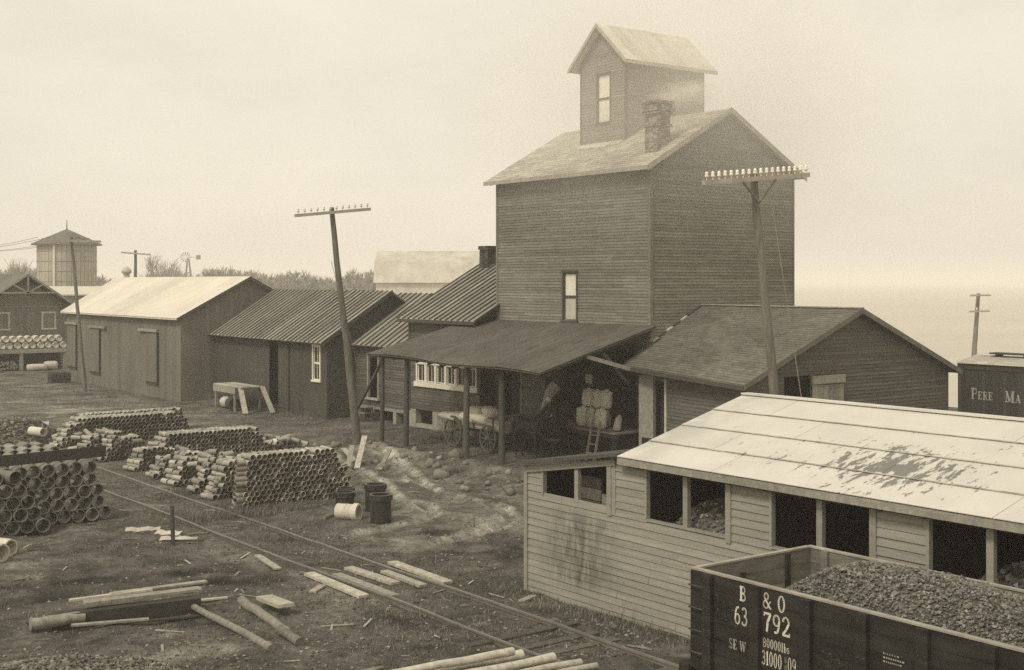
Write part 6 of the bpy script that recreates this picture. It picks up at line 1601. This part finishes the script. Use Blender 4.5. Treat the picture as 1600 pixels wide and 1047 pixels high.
# broken boards by the leaning pole
for (a, b_, w_, m, l_) in (((24.6,43.7,.12),(23.5,40.9,.06),.2,'plank','pale board sloping away from the foot of the leaning pole'),((23.0,39.9,.05),(24.2,41.4,.95),.2,'plank','pale board propped steeply among the stones'),((22.7,40.0,.04),(23.6,41.3,.62),.18,'oldplank','weathered board propped beside the steep pale one'),((23.4,39.0,.05),(24.3,39.8,.5),.16,'oldplank','short board leaning right of the propped boards'),((22.6,40.0,.08),(21.0,39.4,.05),.16,'oldplank','weathered board lying level left of the propped boards'),((22.9,36.6,.02),(22.6,34.8,.02),.18,'plank','pale board lying flat beside the wagon ruts')):
    a, b_ = V3(a), V3(b_); a.z += gz(a.x,a.y); b_.z += gz(b_.x,b_.y); plank_(l_, a, b_, w_, .05, m, 'broken_board', 'board')
for (a, b_, w_, l_) in (((14.6,31.7,.10),(15.3,30.9,.04),.30,'crumpled pale scrap beside the near rail, nearest'),((14.2,32.9,.08),(14.5,31.9,.05),.22,'pale splintered scrap beside the near rail'),((14.7,33.3,.06),(14.2,34.2,.05),.24,'pale splintered scrap farther along the near rail')):
    pass
for (x, y, rz, L_, l_) in ((12.85,31.4,.9,.95,'crumpled pale scrap lying beside the near rail'),(12.9,32.2,.7,.7,'pale splintered slat beyond the crumpled scrap'),(12.6,33.2,1.1,.9,'pale slat lying at the foot of the left pipe stack')):
    z_ = gz(x,y); t = MB(); n_ = 6
    for k in range(n_):
        f0, f1 = k/n_-.5, (k+1)/n_-.5; zz0, zz1 = z_+.04+.02*math.sin(k*2.1), z_+.04+.02*math.sin((k+1)*2.1)
        c0 = V3((x+f0*L_*math.sin(rz), y-f0*L_*math.cos(rz), zz0)); c1 = V3((x+f1*L_*math.sin(rz), y-f1*L_*math.cos(rz), zz1)); d = V3((math.cos(rz), math.sin(rz), .3))*.11
        t.add([c0-d, c0+d, c1+d, c1-d, c0-d-V3((0,0,.02)), c0+d-V3((0,0,.02)), c1+d-V3((0,0,.02)), c1-d-V3((0,0,.02))], [(0,1,2,3),(7,6,5,4),(0,4,5,1),(3,2,6,7)], tn())
    tag(t.build('board_scrap', M['scrap'], at=(x,y,z_)), l_, 'scrap')
swt = thing('switch_stand', 'low thin switch stand with foot bar between stack and rail', 'switch stand', (12.55,31.0,gz(12.5,31)))
t = MB(); t.beam((12.55,31.0,-.05),(12.52,31.0,.95),.16,.05); t.build('target_board', M['iron'], swt)
t = MB(); t.beam((12.35,31.2,.04),(13.2,30.6,.05),.05,.05); t.build('foot_bar', M['iron'], swt)
# stones of the bank below the canopy
def stone_mesh(seed):
    rg = random.Random(seed); bm = bmesh.new(); bmesh.ops.create_icosphere(bm, subdivisions=2, radius=1)
    for v in bm.verts:
        k = 1+.22*math.sin(v.co.x*3.1+seed)+.16*math.sin(v.co.y*4.3+seed*2)+rg.uniform(-.09,.09); v.co *= k; v.co.z *= .68
    me = bpy.data.meshes.new('field_stone'); bm.to_mesh(me); bm.free(); me.materials.append(M['stone'])
    for p in me.polygons: p.use_smooth = True
    return me
ST = [stone_mesh(k) for k in range(5)]
def stone(x, y, r, label, group=None, lift=.35):
    tag(inst(ST[rng.randrange(5)], 'field_stone', (x,y,gz(x,y)+r*lift), (jit(.3),jit(.3),rng.uniform(0,6)), scale=(r,r*rng.uniform(.75,1.1),r)), label, 'stone', group)
stone(24.2,36.3,.26,'large pale field stone on the bank near the ruts'); stone(24.9,38.0,.24,'pale field stone on the bank below the middle canopy post')
stone(23.6,39.2,.24,'round stone among the propped boards'); stone(27.0,39.6,.3,'flat pale stone at the foot of the middle canopy post',lift=.1); stone(24.9,44.9,.2,'field stone at the foot of the leaning pole')
for k in range(26):
    x = rng.uniform(23.0,26.4); y = rng.uniform(29.2,34.2); stone(x, y, rng.choice((.07,.09,.12,.17)), 'rough rubble stone in the heap beside the coal shed corner', 'rubble stones by the coal shed corner', .6)
for k in range(26):
    x = rng.gauss(25.2,.7); y = rng.uniform(34,46); stone(x, y, rng.choice((.07,.09,.12,.15)), 'small field stone scattered along the earth bank', 'stones along the bank')
t = MB(); 
# cinder heap and litter
o = heap('cinder_heap', 6.3, 20.9, 2.3, 2.2, -.05, .30, M['ash'], 5200, .05, '', seed=9); tag(o, 'spread of loose cinders at the bottom left corner', 'cinders'); o['kind'] = 'stuff'
o = heap('brush_mound', 15.5, 55.2, 1.9, 1.6, -.05, .95, M['ash'], 2200, .08, '', seed=10); tag(o, 'dark rough earth mound behind the far pipe pile', 'mound'); o['kind'] = 'stuff'
mb = MB(); rg = random.Random(77)
for k in range(17000):
    y = 17+ 45*rg.random()**1.6; x = rg.uniform(4, 29.5) if y > 30 else rg.uniform(4, 16.5+max(0,(y-22))*1.2)
    l_ = rg.choice((.012,.015,.02,.03,.045)); 
    if rg.random() < .25 and float(fbm(x*.8, y*.8, 3)) < .02: continue
    mb.blob((x, y, gz(x, y)+l_*.2), (l_, l_*rg.uniform(.6,1.3), l_*.6), rg.uniform(-1,1), .3, rg=rg)
for k in range(150):
    y = 17+ 40*rg.random()**1.5; x = rg.uniform(6, 26) if y > 30 else rg.uniform(5, 16.5); a = rg.uniform(0,3.14); L_ = rg.uniform(.06,.32)
    mb.beam((x-L_*math.cos(a), y-L_*math.sin(a), gz(x,y)+.02), (x+L_*math.cos(a), y+L_*math.sin(a), gz(x,y)+.03), rg.uniform(.015,.05), .015, tone=rg.uniform(.2,2.2))
tag(mb.build('yard_litter', M['ash'], None, 'stuff', at=(15,30,0)), 'scattered pebbles, chips and splinters over the yard dirt', 'litter')
# grass
mb = MB(); rg = random.Random(5)
def tuft(x, y, h, n, spread=.06):
    z = gz(x, y)
    for k in range(n):
        a = rg.uniform(0, 6.283); q = rg.uniform(.2, 1)*h; b = rg.uniform(.2, .8)*q
        px, py = x+rg.gauss(0, spread), y+rg.gauss(0, spread); w_ = .006+.003*rg.random()
        dx, dy = math.cos(a)*b, math.sin(a)*b
        mb.add([(px-w_*math.sin(a), py+w_*math.cos(a), z-.01), (px+w_*math.sin(a), py-w_*math.cos(a), z-.01), (px+dx, py+dy, z+q)], [(0,1,2)], rg.uniform(-1, 1))
for k in range(12000):
    y = 17+40*rg.random()**1.5; x = rg.uniform(4.5, 27) if y > 30 else rg.uniform(4.5, 16.7)
    if 17.5 < x < 25.5 and 25 < y < 40 and rg.random() < .8: continue
    if float(fbm(x*.45+3, y*.45, 3)) > .03 or rg.random() < .12: tuft(x, y, rg.uniform(.03,.11), 7, .07)
for k in range(800):     # ragged strip along the coal shed and between rails
    y = rg.uniform(12.5, 22.6); x = 16.75-abs(rg.gauss(0,.3)); tuft(x, y, rg.uniform(.03,.15), 7)
for k in range(900):
    y = rg.uniform(18, 48); x = 14.6+rg.choice((-1.3,1.2,0,.3))+rg.gauss(0,.35); tuft(x, y, rg.uniform(.04,.18), 7)
for k in range(500): tuft(rg.uniform(14.2,17.5), rg.uniform(33.2,34.3), rg.uniform(.08,.3), 8)
for k in range(260): tuft(rg.uniform(22,27), rg.uniform(62,85), rg.uniform(.1,.4), 8, .2)
for k in range(220): tuft(29.4-abs(rg.gauss(0,.3)), rg.uniform(55,67), rg.uniform(.1,.45), 7, .12)
for (x, y) in ((16.5,18.3),(16.4,17.4),(16.2,24.2),(16.4,24.8),(15.9,25.3)):
    for k in range(6): tuft(x+jit(.15), y+jit(.15), rg.uniform(.4,.85), 3, .05)
tag(mb.build('grass', M['grass'], None, 'stuff', at=(15,30,0)), 'thin dry grass and weed stalks over the yard', 'grass')

# ------------------------------------------------------------------ smoke and haze
def volume_mat(name, dens, col, node_fn=None, aniso=0.0):
    m = bpy.data.materials.new(name); m.use_nodes = True; n, l = m.node_tree.nodes, m.node_tree.links; n.clear()
    o = n.new('ShaderNodeOutputMaterial'); v = n.new('ShaderNodeVolumePrincipled'); v.inputs['Color'].default_value = (*col, 1); v.inputs['Anisotropy'].default_value = aniso
    v.inputs['Density'].default_value = dens
    if node_fn: l.new(node_fn(n, l), v.inputs['Density'])
    l.new(v.outputs[0], o.inputs['Volume']); return m
def smoke_density(n, l):
    tc = n.new('ShaderNodeTexCoord'); mp = n.new('ShaderNodeMapping'); l.new(tc.outputs['Object'], mp.inputs[0])
    nz = n.new('ShaderNodeTexNoise'); nz.inputs['Scale'].default_value = 1.4; nz.inputs['Detail'].default_value = 4; l.new(mp.outputs[0], nz.inputs['Vector'])
    r = n.new('ShaderNodeMapRange'); r.inputs[1].default_value = .38; r.inputs[2].default_value = .72; r.inputs[3].default_value = 0; r.inputs[4].default_value = 4.0; l.new(nz.outputs['Fac'], r.inputs[0])
    g = n.new('ShaderNodeVectorMath'); g.operation = 'LENGTH'; l.new(tc.outputs['Object'], g.inputs[0])
    r2 = n.new('ShaderNodeMapRange'); r2.inputs[1].default_value = .35; r2.inputs[2].default_value = 1.0; r2.inputs[3].default_value = 1; r2.inputs[4].default_value = 0; l.new(g.outputs['Value'], r2.inputs[0])
    m = n.new('ShaderNodeMath'); m.operation = 'MULTIPLY'; l.new(r.outputs[0], m.inputs[0]); l.new(r2.outputs[0], m.inputs[1]); return m.outputs[0]
sm = bmesh.new(); bmesh.ops.create_icosphere(sm, subdivisions=3, radius=1.0); sme = bpy.data.meshes.new('chimney_smoke'); sm.to_mesh(sme); sm.free()
sme.materials.append(volume_mat('smoke_volume', 0, (.95,.92,.84), smoke_density))
so = inst(sme, 'chimney_smoke', (34.3, 34.83, 13.72), (0, R(-5), R(-37)), scale=(1.5, .5, .58)); so['kind'] = 'stuff'; tag(so, 'pale smoke drifting right from the stepped chimney', 'smoke')

def veil(n, l):
    tc = n.new('ShaderNodeTexCoord')
    nz = n.new('ShaderNodeTexNoise'); nz.inputs['Scale'].default_value = 1.1; nz.inputs['Detail'].default_value = 3; l.new(tc.outputs['Object'], nz.inputs['Vector'])
    g = n.new('ShaderNodeVectorMath'); g.operation = 'LENGTH'; l.new(tc.outputs['Object'], g.inputs[0])
    r2 = n.new('ShaderNodeMapRange'); r2.interpolation_type = 'SMOOTHSTEP'; r2.inputs[1].default_value = .15; r2.inputs[2].default_value = 1.0; r2.inputs[3].default_value = .17; r2.inputs[4].default_value = 0; l.new(g.outputs['Value'], r2.inputs[0])
    m = n.new('ShaderNodeMath'); m.operation = 'MULTIPLY'; l.new(nz.outputs['Fac'], m.inputs[0]); l.new(r2.outputs[0], m.inputs[1]); return m.outputs[0]
sme2 = sme.copy(); sme2.name = 'bleach_veil'; sme2.materials.clear(); sme2.materials.append(volume_mat('bleach_veil', 0, (.97,.94,.86), veil))  # added volume, shaped to bleach the elevator's upper part like glare
so = inst(sme2, 'bleach_veil', (35.6, 36.6, 13.2), (0, 0, 0), scale=(10.5, 10.5, 7.2)); so['kind'] = 'stuff'; tag(so, 'added pale volume bleaching the elevator roof and cupola', 'smoke')
HAZE = 0.0011
hz = MB(); hz.box(-1000, 3500, -1000, 3500, -3.6, 20.6); ho = hz.build('haze', volume_mat('haze_air', HAZE, (.985,.955,.90)), None, 'stuff')
